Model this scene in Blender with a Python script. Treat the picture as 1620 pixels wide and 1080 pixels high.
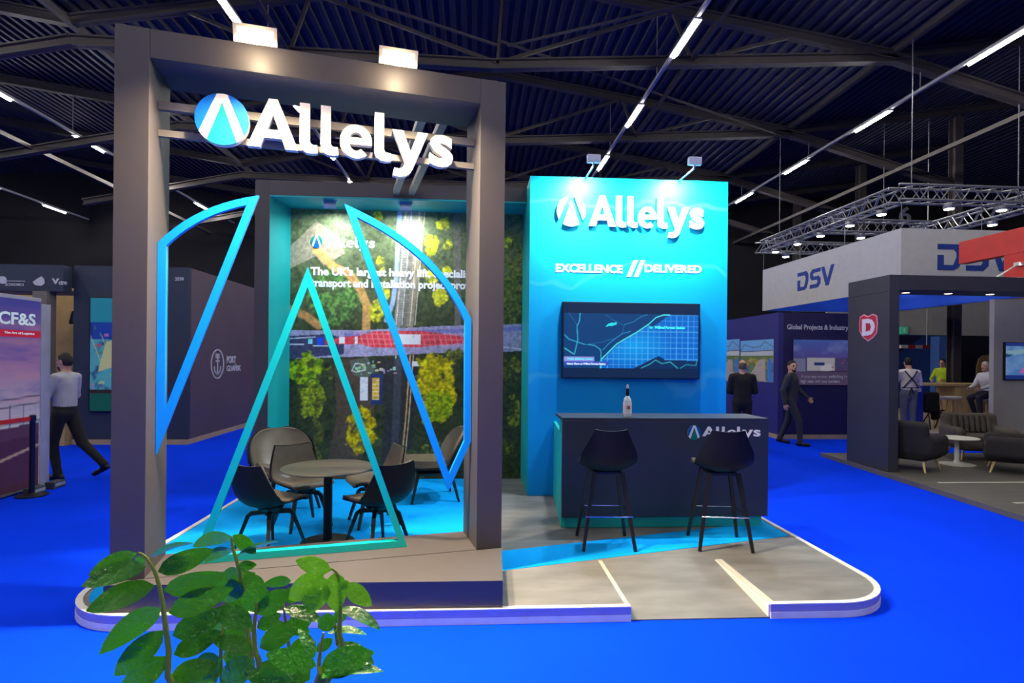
import bpy, bmesh, math, random
import numpy as np
from mathutils import Vector, Matrix

for o in list(bpy.data.objects): bpy.data.objects.remove(o, do_unlink=True)
SC = bpy.context.scene
COL = SC.collection
PI = math.pi

# ------------------------------------------------------------------ camera, world, exposure
# world axes follow the stand: x along the counter, y away from the camera, camera above the origin
FPX, HOR, EYE, ROLL, YAW = 918.0, 567.0, 1.75, 0.010, 0.0653
cam_d = bpy.data.cameras.new('camera'); cam = bpy.data.objects.new('camera', cam_d); COL.objects.link(cam)
cam_d.sensor_width = 36.0; cam_d.lens = 36.0 * FPX / 1620.0; cam_d.shift_y = (HOR - 540.0) / 1620.0
cam_d.clip_start = .05; cam_d.clip_end = 200
r0 = Vector((math.cos(YAW), -math.sin(YAW), 0)); f0 = Vector((math.sin(YAW), math.cos(YAW), 0)); u0 = Vector((0, 0, 1))
ir = math.cos(ROLL) * r0 + math.sin(ROLL) * u0; iu = -math.sin(ROLL) * r0 + math.cos(ROLL) * u0
M = Matrix((ir, iu, -f0)).transposed().to_4x4(); M.translation = (0, 0, EYE)
cam.matrix_world = M
SC.camera = cam
w = bpy.data.worlds.new('hall_air'); SC.world = w; w.use_nodes = True
w.node_tree.nodes['Background'].inputs[0].default_value = (.55, .6, .75, 1)
w.node_tree.nodes['Background'].inputs[1].default_value = .10
vs = SC.view_settings
vs.view_transform = 'Standard'; vs.look = 'None'; vs.exposure = 0.0; vs.gamma = 1.0; vs.use_curve_mapping = False
LAMP_E = 330.0      # strip lights of the hall
FLOOD_W = 285.0      # the two warm floods on the portal
WASH_W = 100.0       # the two spots above the blue wall
SOFF_W = 17.0       # the two spots in the mural recess

def ray(u, v):
    a = u - 810.0; b = v - HOR
    return (r0 * ((a + ROLL * b) / FPX) + f0 + u0 * (-(b - ROLL * a) / FPX))
CAMP = Vector((0, 0, EYE))
def on_z(u, v, z=0.0):
    d = ray(u, v); return CAMP + d * ((z - EYE) / d.z)
def on_y(u, v, y):
    d = ray(u, v); return CAMP + d * (y / d.y)
def on_x(u, v, x):
    d = ray(u, v); return CAMP + d * (x / d.x)
def at_d(u, v, dist): return CAMP + ray(u, v) * dist

# ------------------------------------------------------------------ materials
MATS = {}
def lin(c): return tuple(((x / 255.0) / 12.92 if x <= 10 else ((x / 255.0 + .055) / 1.055) ** 2.4) for x in c)
def mat(name, rgb, rough=.6, metal=0.0, var=.08, scale=6.0, bump=0.0, bscale=60.0, spec=.5, emit=None, emit_s=1.0, stretch=None, coat=0.0):
    """procedural material: base colour broken up by noise, optional fine relief; rgb in sRGB 0..255"""
    if name in MATS: return MATS[name]
    m = bpy.data.materials.new(name); m.use_nodes = True; nt = m.node_tree; b = nt.nodes['Principled BSDF']
    c = lin(rgb)
    tc = nt.nodes.new('ShaderNodeTexCoord')
    mp = nt.nodes.new('ShaderNodeMapping'); nt.links.new(tc.outputs['Object'], mp.inputs['Vector'])
    if stretch: mp.inputs['Scale'].default_value = stretch
    nz = nt.nodes.new('ShaderNodeTexNoise'); nz.inputs['Scale'].default_value = scale; nz.inputs['Detail'].default_value = 4
    nt.links.new(mp.outputs['Vector'], nz.inputs['Vector'])
    rp = nt.nodes.new('ShaderNodeValToRGB')
    rp.color_ramp.elements[0].position = .3; rp.color_ramp.elements[1].position = .7
    rp.color_ramp.elements[0].color = tuple(x * (1 - var) for x in c) + (1,)
    rp.color_ramp.elements[1].color = tuple(min(1, x * (1 + var)) for x in c) + (1,)
    nt.links.new(nz.outputs['Fac'], rp.inputs['Fac']); nt.links.new(rp.outputs['Color'], b.inputs['Base Color'])
    b.inputs['Roughness'].default_value = rough; b.inputs['Metallic'].default_value = metal
    b.inputs['Specular IOR Level'].default_value = spec; b.inputs['Coat Weight'].default_value = coat
    if bump:
        n2 = nt.nodes.new('ShaderNodeTexNoise'); n2.inputs['Scale'].default_value = bscale; n2.inputs['Detail'].default_value = 3
        nt.links.new(mp.outputs['Vector'], n2.inputs['Vector'])
        bp = nt.nodes.new('ShaderNodeBump'); bp.inputs['Strength'].default_value = bump; bp.inputs['Distance'].default_value = .01
        nt.links.new(n2.outputs['Fac'], bp.inputs['Height']); nt.links.new(bp.outputs['Normal'], b.inputs['Normal'])
    if emit:
        b.inputs['Emission Color'].default_value = lin(emit) + (1,); b.inputs['Emission Strength'].default_value = emit_s
    MATS[name] = m; return m
def mat_print(name, emit=0.0, rough=.55):
    """colours of a printed sheet or a screen, read from the mesh's own colour layer"""
    if name in MATS: return MATS[name]
    m = bpy.data.materials.new(name); m.use_nodes = True; nt = m.node_tree; b = nt.nodes['Principled BSDF']
    a = nt.nodes.new('ShaderNodeVertexColor'); a.layer_name = 'print'
    if emit:
        nt.links.new(a.outputs['Color'], b.inputs['Emission Color']); b.inputs['Emission Strength'].default_value = emit
        b.inputs['Base Color'].default_value = (.01, .01, .012, 1); b.inputs['Roughness'].default_value = .25
    else:
        nt.links.new(a.outputs['Color'], b.inputs['Base Color']); b.inputs['Roughness'].default_value = rough
    b.inputs['Specular IOR Level'].default_value = .3
    MATS[name] = m; return m
def mat_grad(name, top, bot, z0, z1, rough=.5):
    """print that fades from one ink to another up the sheet, with faint line work"""
    m = bpy.data.materials.new(name); m.use_nodes = True; nt = m.node_tree; b = nt.nodes['Principled BSDF']
    tc = nt.nodes.new('ShaderNodeTexCoord'); sp = nt.nodes.new('ShaderNodeSeparateXYZ'); nt.links.new(tc.outputs['Object'], sp.inputs[0])
    mr = nt.nodes.new('ShaderNodeMapRange'); mr.inputs[1].default_value = z0; mr.inputs[2].default_value = z1
    nt.links.new(sp.outputs['Z'], mr.inputs[0])
    rp = nt.nodes.new('ShaderNodeValToRGB'); rp.color_ramp.elements[0].color = lin(bot) + (1,); rp.color_ramp.elements[1].color = lin(top) + (1,)
    nt.links.new(mr.outputs[0], rp.inputs['Fac'])
    wv = nt.nodes.new('ShaderNodeTexWave'); wv.wave_type = 'RINGS'; wv.inputs['Scale'].default_value = .9; wv.inputs['Distortion'].default_value = 3; wv.inputs['Detail'].default_value = 3
    nt.links.new(tc.outputs['Object'], wv.inputs['Vector'])
    r2 = nt.nodes.new('ShaderNodeValToRGB'); r2.color_ramp.elements[0].position = .985; r2.color_ramp.elements[1].position = 1.0
    r2.color_ramp.elements[1].color = (.10, .10, .10, 1); nt.links.new(wv.outputs['Fac'], r2.inputs['Fac'])
    mx = nt.nodes.new('ShaderNodeMix'); mx.data_type = 'RGBA'; mx.inputs[7].default_value = (.25, .8, .85, 1)
    nt.links.new(r2.outputs['Color'], mx.inputs[0]); nt.links.new(rp.outputs['Color'], mx.inputs[6]); nt.links.new(mx.outputs[2], b.inputs['Base Color'])
    b.inputs['Roughness'].default_value = rough; b.inputs['Specular IOR Level'].default_value = .25
    MATS[name] = m; return m

# ------------------------------------------------------------------ mesh helpers
def link(name, me, mats, parent=None, smooth=None):
    o = bpy.data.objects.new(name, me); COL.objects.link(o)
    if mats is not None:
        for m in (mats if isinstance(mats, (list, tuple)) else [mats]): me.materials.append(m)
    if parent: o.parent = parent
    if smooth is not None:
        for p in me.polygons: p.use_smooth = True
        me.set_sharp_from_angle(angle=smooth)
    return o
class MB:
    def __init__(s): s.v = []; s.f = []; s.m = []
    def add(s, vs, fs, mi=0, tf=None):
        k = len(s.v)
        for p in vs: s.v.append(tuple(tf @ Vector(p)) if tf is not None else tuple(p))
        for f in fs: s.f.append([i + k for i in f]); s.m.append(mi)
        return s
    def box(s, x0, x1, y0, y1, z0, z1, mi=0, tf=None, bev=0.0):
        if bev:
            bm = bmesh.new(); bmesh.ops.create_cube(bm, size=1)
            for q in bm.verts: q.co = Vector(((x0 + x1) / 2 + q.co.x * (x1 - x0), (y0 + y1) / 2 + q.co.y * (y1 - y0), (z0 + z1) / 2 + q.co.z * (z1 - z0)))
            bmesh.ops.bevel(bm, geom=list(bm.edges), offset=bev, segments=2, affect='EDGES', profile=.5)
            bm.verts.index_update()
            s.add([q.co for q in bm.verts], [[q.index for q in f.verts] for f in bm.faces], mi, tf); bm.free(); return s
        v = [(x, y, z) for x in (x0, x1) for y in (y0, y1) for z in (z0, z1)]
        return s.add(v, [(0, 1, 3, 2), (4, 6, 7, 5), (0, 4, 5, 1), (2, 3, 7, 6), (0, 2, 6, 4), (1, 5, 7, 3)], mi, tf)
    def prism(s, poly, z0, z1, mi=0, tf=None):
        """poly: counter-clockwise (x, y) list, raised from z0 to z1"""
        n = len(poly); v = [(p[0], p[1], z0) for p in poly] + [(p[0], p[1], z1) for p in poly]
        fs = [list(range(n))[::-1], list(range(n, 2 * n))] + [(i, (i + 1) % n, n + (i + 1) % n, n + i) for i in range(n)]
        return s.add(v, fs, mi, tf)
    def ring(s, outer, inner, z0, z1, mi=0, tf=None):
        n = len(outer)
        v = [(p[0], p[1], z) for z in (z0, z1) for P in (outer, inner) for p in P]
        fs = []
        for i in range(n):
            j = (i + 1) % n
            fs += [(2 * n + i, 2 * n + j, 3 * n + j, 3 * n + i), (j, i, n + i, n + j), (i, j, 2 * n + j, 2 * n + i), (n + j, n + i, 3 * n + i, 3 * n + j)]
        return s.add(v, fs, mi, tf)
    def tube(s, path, r, seg=8, mi=0, tf=None, cap=True):
        path = [Vector(p) for p in path]; n = len(path); rs = r if isinstance(r, (list, tuple)) else [r] * n
        v = []; fs = []
        up = None
        for i, p in enumerate(path):
            t = (path[min(i + 1, n - 1)] - path[max(i - 1, 0)]).normalized()
            if up is None: up = Vector((0, 0, 1)) if abs(t.z) < .9 else Vector((1, 0, 0))
            a = t.cross(up).normalized(); b = a.cross(t).normalized(); up = b
            for k in range(seg):
                th = 2 * PI * (k + .5) / seg; v.append(p + a * (rs[i] * math.cos(th)) + b * (rs[i] * math.sin(th)))
        for i in range(n - 1):
            for k in range(seg):
                l = (k + 1) % seg; fs.append((i * seg + k, i * seg + l, (i + 1) * seg + l, (i + 1) * seg + k))
        if cap: fs += [list(range(seg))[::-1], list(range((n - 1) * seg, n * seg))]
        return s.add(v, fs, mi, tf)
    def lathe(s, prof, seg=24, mi=0, tf=None):
        v = []; fs = []; n = len(prof)
        for r, z in prof:
            for k in range(seg): v.append((r * math.cos(2 * PI * k / seg), r * math.sin(2 * PI * k / seg), z))
        for i in range(n - 1):
            for k in range(seg):
                l = (k + 1) % seg; fs.append((i * seg + k, i * seg + l, (i + 1) * seg + l, (i + 1) * seg + k))
        fs += [list(range(seg))[::-1], list(range((n - 1) * seg, n * seg))]
        return s.add(v, fs, mi, tf)
    def mesh(s, name):
        me = bpy.data.meshes.new(name); me.from_pydata([tuple(q) for q in s.v], [], s.f); me.update()
        me.polygons.foreach_set('material_index', s.m); return me
    def build(s, name, mats, parent=None, smooth=None): return link(name, s.mesh(name), mats, parent, smooth)
def tag(o, label=None, cat=None, group=None, kind=None):
    if label: o['label'] = label
    if cat: o['category'] = cat
    if group: o['group'] = group
    if kind: o['kind'] = kind
    return o
def thing(name, label, cat, loc=(0, 0, 0), rz=0.0, group=None):
    o = bpy.data.objects.new(name, None); COL.objects.link(o); o.location = loc; o.rotation_euler = (0, 0, rz); o.empty_display_size = .1
    return tag(o, label, cat, group)
def box(name, dims, m, parent=None, bev=0.0, smooth=None): return MB().box(*dims, bev=bev).build(name, m, parent, smooth)
def copy_tree(o, parent=None):
    c = o.copy(); COL.objects.link(c); c.parent = parent
    for ch in o.children: copy_tree(ch, c)
    return c
def T(x=0, y=0, z=0, rx=0, ry=0, rz=0):
    return Matrix.Translation((x, y, z)) @ Matrix.Rotation(rz, 4, 'Z') @ Matrix.Rotation(ry, 4, 'Y') @ Matrix.Rotation(rx, 4, 'X')
UPR = Matrix.Rotation(PI / 2, 4, 'X')           # (x, y, z) -> (x, -z, y): a drawing in xy stands up in xz, its thickness runs to -y
FACE_X = Matrix.Rotation(PI / 2, 4, 'Z')        # turns a sheet that faces -y into one that faces +x
FACE_MX = Matrix.Rotation(-PI / 2, 4, 'Z')      # ... and one that faces -x
def inset(poly, d):
    """inner offset of a counter-clockwise polygon"""
    n = len(poly); out = []
    for i in range(n):
        p0, p1, p2 = Vector(poly[i - 1]), Vector(poly[i]), Vector(poly[(i + 1) % n])
        e1 = (p1 - p0).normalized(); e2 = (p2 - p1).normalized()
        n1 = Vector((-e1.y, e1.x)); n2 = Vector((-e2.y, e2.x))
        k = n1 + n2; q = k / max(1e-6, k.dot(n1)); out.append(tuple(p1 + q * d))
    return out
def ccw(p):
    a = sum(p[i - 1][0] * p[i][1] - p[i][0] * p[i - 1][1] for i in range(len(p))); return p if a > 0 else p[::-1]
def spot(name, loc, target, watts, size, blend, colour, parent=None, radius=.05):
    l = bpy.data.lights.new(name, 'SPOT'); l.energy = watts; l.spot_size = size; l.spot_blend = blend; l.color = colour; l.shadow_soft_size = radius
    o = bpy.data.objects.new(name, l); COL.objects.link(o)
    d = (Vector(target) - Vector(loc)).normalized(); o.rotation_euler = d.to_track_quat('-Z', 'Y').to_euler(); o.location = loc
    if parent: o.parent = parent
    return o

# ------------------------------------------------------------------ lettering
def text_geo(s, bold=.0, spacing=1.0):
    c = bpy.data.curves.new('t', 'FONT'); c.body = s; c.size = 1; c.offset = bold; c.space_character = spacing; c.extrude = .5; c.resolution_u = 3; c.fill_mode = 'BOTH'
    o = bpy.data.objects.new('t', c); COL.objects.link(o)
    dg = bpy.context.evaluated_depsgraph_get(); me = bpy.data.meshes.new_from_object(o.evaluated_get(dg))
    v = [tuple(q.co) for q in me.vertices]; f = [list(p.vertices) for p in me.polygons]
    bpy.data.objects.remove(o); bpy.data.curves.remove(c); bpy.data.meshes.remove(me)
    return v, f
def curve_geo(loops):
    c = bpy.data.curves.new('c', 'CURVE'); c.dimensions = '2D'; c.fill_mode = 'BOTH'; c.extrude = .5
    for L in loops:
        sp = c.splines.new('POLY'); sp.points.add(len(L) - 1); sp.use_cyclic_u = True
        for q, p in zip(sp.points, L): q.co = (p[0], p[1], 0, 1)
    o = bpy.data.objects.new('c', c); COL.objects.link(o)
    dg = bpy.context.evaluated_depsgraph_get(); me = bpy.data.meshes.new_from_object(o.evaluated_get(dg))
    v = [tuple(q.co) for q in me.vertices]; f = [list(p.vertices) for p in me.polygons]
    bpy.data.objects.remove(o); bpy.data.curves.remove(c); bpy.data.meshes.remove(me)
    return v, f
def fit(geo, x0, x1, z0, z1, y, th):
    """stand a drawing up in the xz plane inside x0..x1, z0..z1; front face at y, going th back"""
    v, f = geo
    a = np.array(v); lo = a.min(0); hi = a.max(0); sc = np.maximum(hi - lo, 1e-6); b = (a - lo) / sc
    return [(x0 + (x1 - x0) * q[0], y + th * (1 - q[2]), z0 + (z1 - z0) * q[1]) for q in b], f
def sign_text(name, s, x0, x1, z0, z1, y, th, m, parent, bold=.0, tf=None, spacing=1.0):
    v, f = fit(text_geo(s, bold, spacing), x0, x1, z0, z1, y, th)
    return MB().add(v, f, 0, tf).build(name, m, parent)
def LET(n):
    if n == 'A': return curve_geo([[(0, 0), (.40, 1), (.57, 1), (.97, 0), (.73, 0), (.655, .2), (.315, .2), (.24, 0)], [(.375, .37), (.595, .37), (.485, .68)]])
    if n == 'l': return curve_geo([[(0, 1), (.2, 1), (.2, .24), (.22, .18), (.27, .155), (.345, .16), (.36, .0), (.25, -.025), (.13, -.012), (.045, .045), (.008, .13), (0, .2)]])
    if n == 'e':
        E = lambda a, rx, ry: (.33 + rx * math.cos(math.radians(a)), .325 + ry * math.sin(math.radians(a)))
        return curve_geo([[E(a, .335, .355) for a in range(-9, 314, 8)] + [E(a, .15, .20) for a in range(312, 195, -9)] + [(.2, .262)], [E(a, .15, .20) for a in range(24, 157, 11)]])
    if n == 'y': return curve_geo([[(0, .68), (.23, .68), (.395, .23), (.55, .68), (.77, .68), (.45, -.12), (.385, -.24), (.29, -.31), (.15, -.335), (.02, -.31), (.05, -.145), (.14, -.16), (.22, -.135), (.265, -.06), (.282, -.01)]])
    return text_geo(n, .03)
LETX = [('A', 0, .97, 0, 1), ('l', .995, 1.355, -.03, 1), ('l', 1.41, 1.77, -.03, 1), ('e', 1.80, 2.46, -.03, .68), ('l', 2.51, 2.87, -.03, 1), ('y', 2.885, 3.66, -.33, .68), ('s', 3.70, 4.22, -.03, .68)]
GEO = {}
def word(parent, x0, x1, zb, cap, y, th, m, tf=None):
    k = (x1 - x0) / 4.22
    for n, a, b, c, d in LETX:
        if n not in GEO: GEO[n] = LET(n)
        v, f = fit(GEO[n], x0 + a * k, x0 + b * k, zb + c * cap, zb + d * cap, y, th)
        MB().add(v, f, 0, tf).build('letter', m, parent)
def clip(poly, a, b):
    """keep what lies left of the line a -> b"""
    out = []; n = len(poly)
    sd = lambda p: (b[0] - a[0]) * (p[1] - a[1]) - (b[1] - a[1]) * (p[0] - a[0])
    for i in range(n):
        p, q = poly[i], poly[(i + 1) % n]; s1, s2 = sd(p), sd(q)
        if s1 >= 0: out.append(p)
        if s1 * s2 < 0:
            t = s1 / (s1 - s2); out.append((p[0] + t * (q[0] - p[0]), p[1] + t * (q[1] - p[1])))
    return out
def roundel(parent, cx, cz, rx, rz, y, th, ms, tf=None, white_disc=True):
    """the round mark: two outer segments, white A strokes, inner wedge; front face at y"""
    C = [(math.cos(2 * PI * k / 56), math.sin(2 * PI * k / 56)) for k in range(56)]
    L = clip(C, (-.85, -.55), (-.2, 1.0)); Rr = clip(C, (.2, 1.0), (.85, -.6)); W = clip(clip(C, (.56, -.83), (0, .66)), (0, .66), (-.56, -.83))
    def put(name, P, m, yy, t):
        P = ccw([(cx + rx * p[0], cz + rz * p[1]) for p in P])
        o = MB().prism(P, 0, t, 0, (tf or Matrix()) @ T(0, yy + t, 0) @ UPR).build(name, m, parent); return o
    if white_disc: put('logo_disc', C, ms[0], y, th)
    k = -.004 if white_disc else 0
    t2 = .004 if white_disc else th
    put('logo_segment', L, ms[1], y + k, t2); put('logo_segment', Rr, ms[1], y + k, t2); put('logo_wedge', W, ms[2], y + k, t2)

# ------------------------------------------------------------------ printed pictures (colour per point of a fine sheet)
def vnoise(x, y, seed=0):
    rs = np.random.RandomState(seed); tab = rs.rand(64, 64)
    xi = np.floor(x).astype(int); yi = np.floor(y).astype(int); fx = x - xi; fy = y - yi
    fx = fx * fx * (3 - 2 * fx); fy = fy * fy * (3 - 2 * fy)
    g = lambda a, b: tab[a % 64, b % 64]
    return (g(xi, yi) * (1 - fx) + g(xi + 1, yi) * fx) * (1 - fy) + (g(xi, yi + 1) * (1 - fx) + g(xi + 1, yi + 1) * fx) * fy
def fbm(x, y, s, seed=0, oc=4):
    r = 0; a = .5; t = 0
    for k in range(oc): r = r + a * vnoise(x / s, y / s, seed + k); t += a; s *= .5; a *= .6
    return r / t
class Pic:
    """a picture painted in its own units: X to the right, Y down"""
    def __init__(s, x0, x1, y0, y1, nx, ny):
        s.X, s.Y = np.meshgrid(np.linspace(x0, x1, nx), np.linspace(y1, y0, ny)); s.C = np.zeros((ny, nx, 3)); s.nx, s.ny = nx, ny
    def put(s, mask, col):
        m = np.clip(mask, 0, 1)[..., None]; s.C = s.C * (1 - m) + np.array(col) * m
    def fill(s, rgb): s.C[:] = lin(rgb)
    def rect(s, x0, x1, y0, y1, rgb, a=1.0): s.put(((s.X >= x0) & (s.X <= x1) & (s.Y >= y0) & (s.Y <= y1)) * a, lin(rgb))
    def line(s, pts, wd, rgb, a=1.0, soft=.6):
        d = np.full(s.X.shape, 1e9)
        for (ax, ay), (bx, by) in zip(pts[:-1], pts[1:]):
            vx, vy = bx - ax, by - ay; t = np.clip(((s.X - ax) * vx + (s.Y - ay) * vy) / (vx * vx + vy * vy + 1e-9), 0, 1)
            d = np.minimum(d, np.hypot(s.X - ax - t * vx, s.Y - ay - t * vy))
        s.put(np.clip((wd / 2 - d) / soft + .5, 0, 1) * a, lin(rgb))
    def poly(s, pts, rgb, a=1.0):
        m = np.zeros(s.X.shape, bool); n = len(pts)
        for i in range(n):
            (ax, ay), (bx, by) = pts[i - 1], pts[i]
            if ay == by: continue
            c = ((ay > s.Y) != (by > s.Y)) & (s.X < (bx - ax) * (s.Y - ay) / (by - ay) + ax); m ^= c
        s.put(m * a, lin(rgb))
    def tree(s, cx, cy, rx, ry, c1, c2, seed, leaf=4.0, thr=.42):
        q = ((s.X - cx) / rx) ** 2 + ((s.Y - cy) / ry) ** 2
        n = fbm(s.X, s.Y, leaf * 2.2, seed, 3); m = np.clip((1.0 - q + (n - .5) * 1.8) * 3.0, 0, 1) * np.clip((n - thr + .1) * 6, .15, 1)
        k = np.clip((fbm(s.X, s.Y, leaf, seed + 9, 3) - .3) * 2.2, 0, 1)[..., None]
        s.put(m, np.array(lin(c1)) * (1 - k) + np.array(lin(c2)) * k)
    def sheet(s, name, x0, x1, z0, z1, y, m, parent, tf=None):
        """a flat print in the xz plane facing -y"""
        nx, ny = s.nx, s.ny
        gx, gz = np.meshgrid(np.linspace(x0, x1, nx), np.linspace(z0, z1, ny))
        co = np.stack([gx, np.full_like(gx, y), gz], -1).reshape(-1, 3)
        if tf is not None:
            R = np.array(tf); co = co @ R[:3, :3].T + R[:3, 3]
        i = np.arange(nx * ny).reshape(ny, nx)
        q = np.stack([i[:-1, :-1], i[:-1, 1:], i[1:, 1:], i[1:, :-1]], -1).reshape(-1, 4)
        me = bpy.data.meshes.new(name); me.vertices.add(nx * ny); me.vertices.foreach_set('co', co.ravel())
        me.loops.add(q.size); me.loops.foreach_set('vertex_index', q.ravel().astype(np.int32))
        me.polygons.add(len(q)); me.polygons.foreach_set('loop_start', (np.arange(len(q)) * 4).astype(np.int32))
        me.update(); me.validate()
        at = me.color_attributes.new('print', 'FLOAT_COLOR', 'POINT')
        at.data.foreach_set('color', np.concatenate([s.C.reshape(-1, 3), np.ones((nx * ny, 1))], 1).astype(np.float32).ravel())
        return link(name, me, m, parent)

# ------------------------------------------------------------------ soft bodies (distance field turned into one skin)
def rcone(p, a, b, ra, rb, sc=(1, 1, 1)):
    sc = np.array(sc); p = p / sc; a = np.array(a) / sc; b = np.array(b) / sc; ab = b - a
    t = np.clip(((p - a) @ ab) / max(1e-9, ab @ ab), 0, 1); return np.linalg.norm(p - a - t[:, None] * ab, axis=1) - (ra + (rb - ra) * t)
def rbox(p, c, h, r, rz=0.0, rx=0.0):
    q = p - np.array(c)
    if rz: cz, sz = math.cos(-rz), math.sin(-rz); q = np.stack([q[:, 0] * cz - q[:, 1] * sz, q[:, 0] * sz + q[:, 1] * cz, q[:, 2]], 1)
    if rx: cx, sx = math.cos(-rx), math.sin(-rx); q = np.stack([q[:, 0], q[:, 1] * cx - q[:, 2] * sx, q[:, 1] * sx + q[:, 2] * cx], 1)
    d = np.abs(q) - (np.array(h) - r)
    return np.linalg.norm(np.maximum(d, 0), axis=1) + np.minimum(d.max(1), 0) - r
def field(prims, P, k):
    """smooth union; returns distance and index of the nearest piece"""
    best = None; idx = None; res = None
    for i, f in enumerate(prims):
        d = f(P)
        if res is None: res = d.copy(); best = d.copy(); idx = np.zeros(len(d), int)
        else:
            h = np.clip(.5 + .5 * (d - res) / k, 0, 1); res = d * (1 - h) + res * h - k * h * (1 - h)
            c = d < best; best[c] = d[c]; idx[c] = i
    return res, idx
def skin(prims, lo, hi, res, k=.02):
    lo = np.array(lo, float); n = np.ceil((np.array(hi) - lo) / res).astype(int) + 1
    g = [lo[i] + np.arange(n[i]) * res for i in range(3)]
    P = np.stack(np.meshgrid(*g, indexing='ij'), -1).reshape(-1, 3)
    V = field(prims, P, k)[0].reshape(n)
    S = V < 0
    cells = np.zeros(n - 1, int)
    for a in (0, 1):
        for b in (0, 1):
            for c in (0, 1): cells += S[a:n[0] - 1 + a, b:n[1] - 1 + b, c:n[2] - 1 + c]
    act = (cells > 0) & (cells < 8); ci = np.argwhere(act)
    ids = -np.ones(n - 1, int); ids[act] = np.arange(len(ci))
    acc = np.zeros((len(ci), 3)); cnt = np.zeros(len(ci))
    cor = [np.array((a, b, c)) for a in (0, 1) for b in (0, 1) for c in (0, 1)]
    for a in range(8):
        for b in range(a + 1, 8):
            if abs(cor[a] - cor[b]).sum() != 1: continue
            va = V[tuple((ci + cor[a]).T)]; vb = V[tuple((ci + cor[b]).T)]; m = (va < 0) != (vb < 0)
            t = va[m] / (va[m] - vb[m]); acc[m] += ci[m] + cor[a] + t[:, None] * (cor[b] - cor[a]); cnt[m] += 1
    vs_ = lo + (acc / cnt[:, None]) * res
    faces = []
    for ax in range(3):
        o1, o2 = [i for i in range(3) if i != ax]
        s0 = [slice(None)] * 3; s1 = [slice(None)] * 3; s0[ax] = slice(0, -1); s1[ax] = slice(1, None)
        A = S[tuple(s0)]; Bq = S[tuple(s1)]; e = np.argwhere(A != Bq)
        e = e[(e[:, o1] > 0) & (e[:, o2] > 0) & (e[:, o1] < n[o1] - 1) & (e[:, o2] < n[o2] - 1)]
        q = []
        for d1, d2 in ((0, 0), (1, 0), (1, 1), (0, 1)):
            c = e.copy(); c[:, o1] -= d1; c[:, o2] -= d2; q.append(ids[tuple(c.T)])
        q = np.stack(q, 1); fl = A[tuple(e.T)]
        if ax == 1: fl = ~fl
        q[fl] = q[fl][:, ::-1]
        faces.append(q)
    F = np.concatenate(faces); F = F[(F >= 0).all(1)]
    a, b, c = vs_[F[:, 0]], vs_[F[:, 1]], vs_[F[:, 2]]
    if (np.einsum('ij,ij->i', a, np.cross(b, c))).sum() < 0: F = F[:, ::-1]
    return vs_, F
def soft(name, prims, lo, hi, res, m, parent, k=.02):
    v, f = skin(prims, lo, hi, res, k)
    me = bpy.data.meshes.new(name); me.from_pydata(v.tolist(), [], f.tolist()); me.update()
    o = link(name, me, m, parent)
    for p in me.polygons: p.use_smooth = True
    return o

# ================================================================== SETTING: the hall
carpet = mat('blue_carpet', (0, 60, 248), .95, var=.05, scale=1.2, bump=.25, bscale=900, spec=.05)
roof_m = mat('dark_roof_sheet', (25, 29, 56), .55, var=.15, scale=.8)
steel = mat('grey_steel', (62, 58, 60), .6, var=.12, scale=3)
dark_wall = mat('dark_hall_wall', (12, 13, 22), .9, var=.3, scale=.7)
f = box('floor', (-24, 24, -8, 26, -.1, 0), carpet); tag(f, 'bright blue exhibition carpet covering the hall floor', 'floor', kind='structure')
for nm, d in (('wall_back', (-24, 24, 25.5, 25.7, 0, 9.6)), ('wall_left', (-24.2, -24, -8, 25.7, 0, 9.6)), ('wall_right', (24, 24.2, -8, 25.7, 0, 9.6))):
    tag(box(nm, d, dark_wall), 'dark unlit hall wall', 'wall', kind='structure')
# ribbed roof: bays that rise and fall across the hall, ribs running away from the camera
PROF = [(-24, 9.0), (-16.2, 9.5), (-7.6, 8.2), (.5, 9.5), (8.55, 8.25), (16.6, 9.5), (24.4, 8.9)]
def roof_z(x):
    for (a, b), (c, d) in zip(PROF[:-1], PROF[1:]):
        if a <= x <= c: return b + (d - b) * (x - a) / (c - a)
    return PROF[-1][1]
xs = []; x = -24.0
while x < 24.0:
    for dx, dz in ((0, 0), (.09, 0), (.12, -.07), (.21, -.07)): xs.append((x + dx, roof_z(x + dx) + dz))
    x += .24
n = len(xs); mb = MB(); ys = (-8, 25.6)
mb.add([(a, y, z) for y in ys for a, z in xs], [(i, i + 1, n + i + 1, n + i) for i in range(n - 1)])
tag(mb.build('ceiling', roof_m), 'dark ribbed metal roof deck of the hall', 'ceiling', kind='structure')
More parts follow.
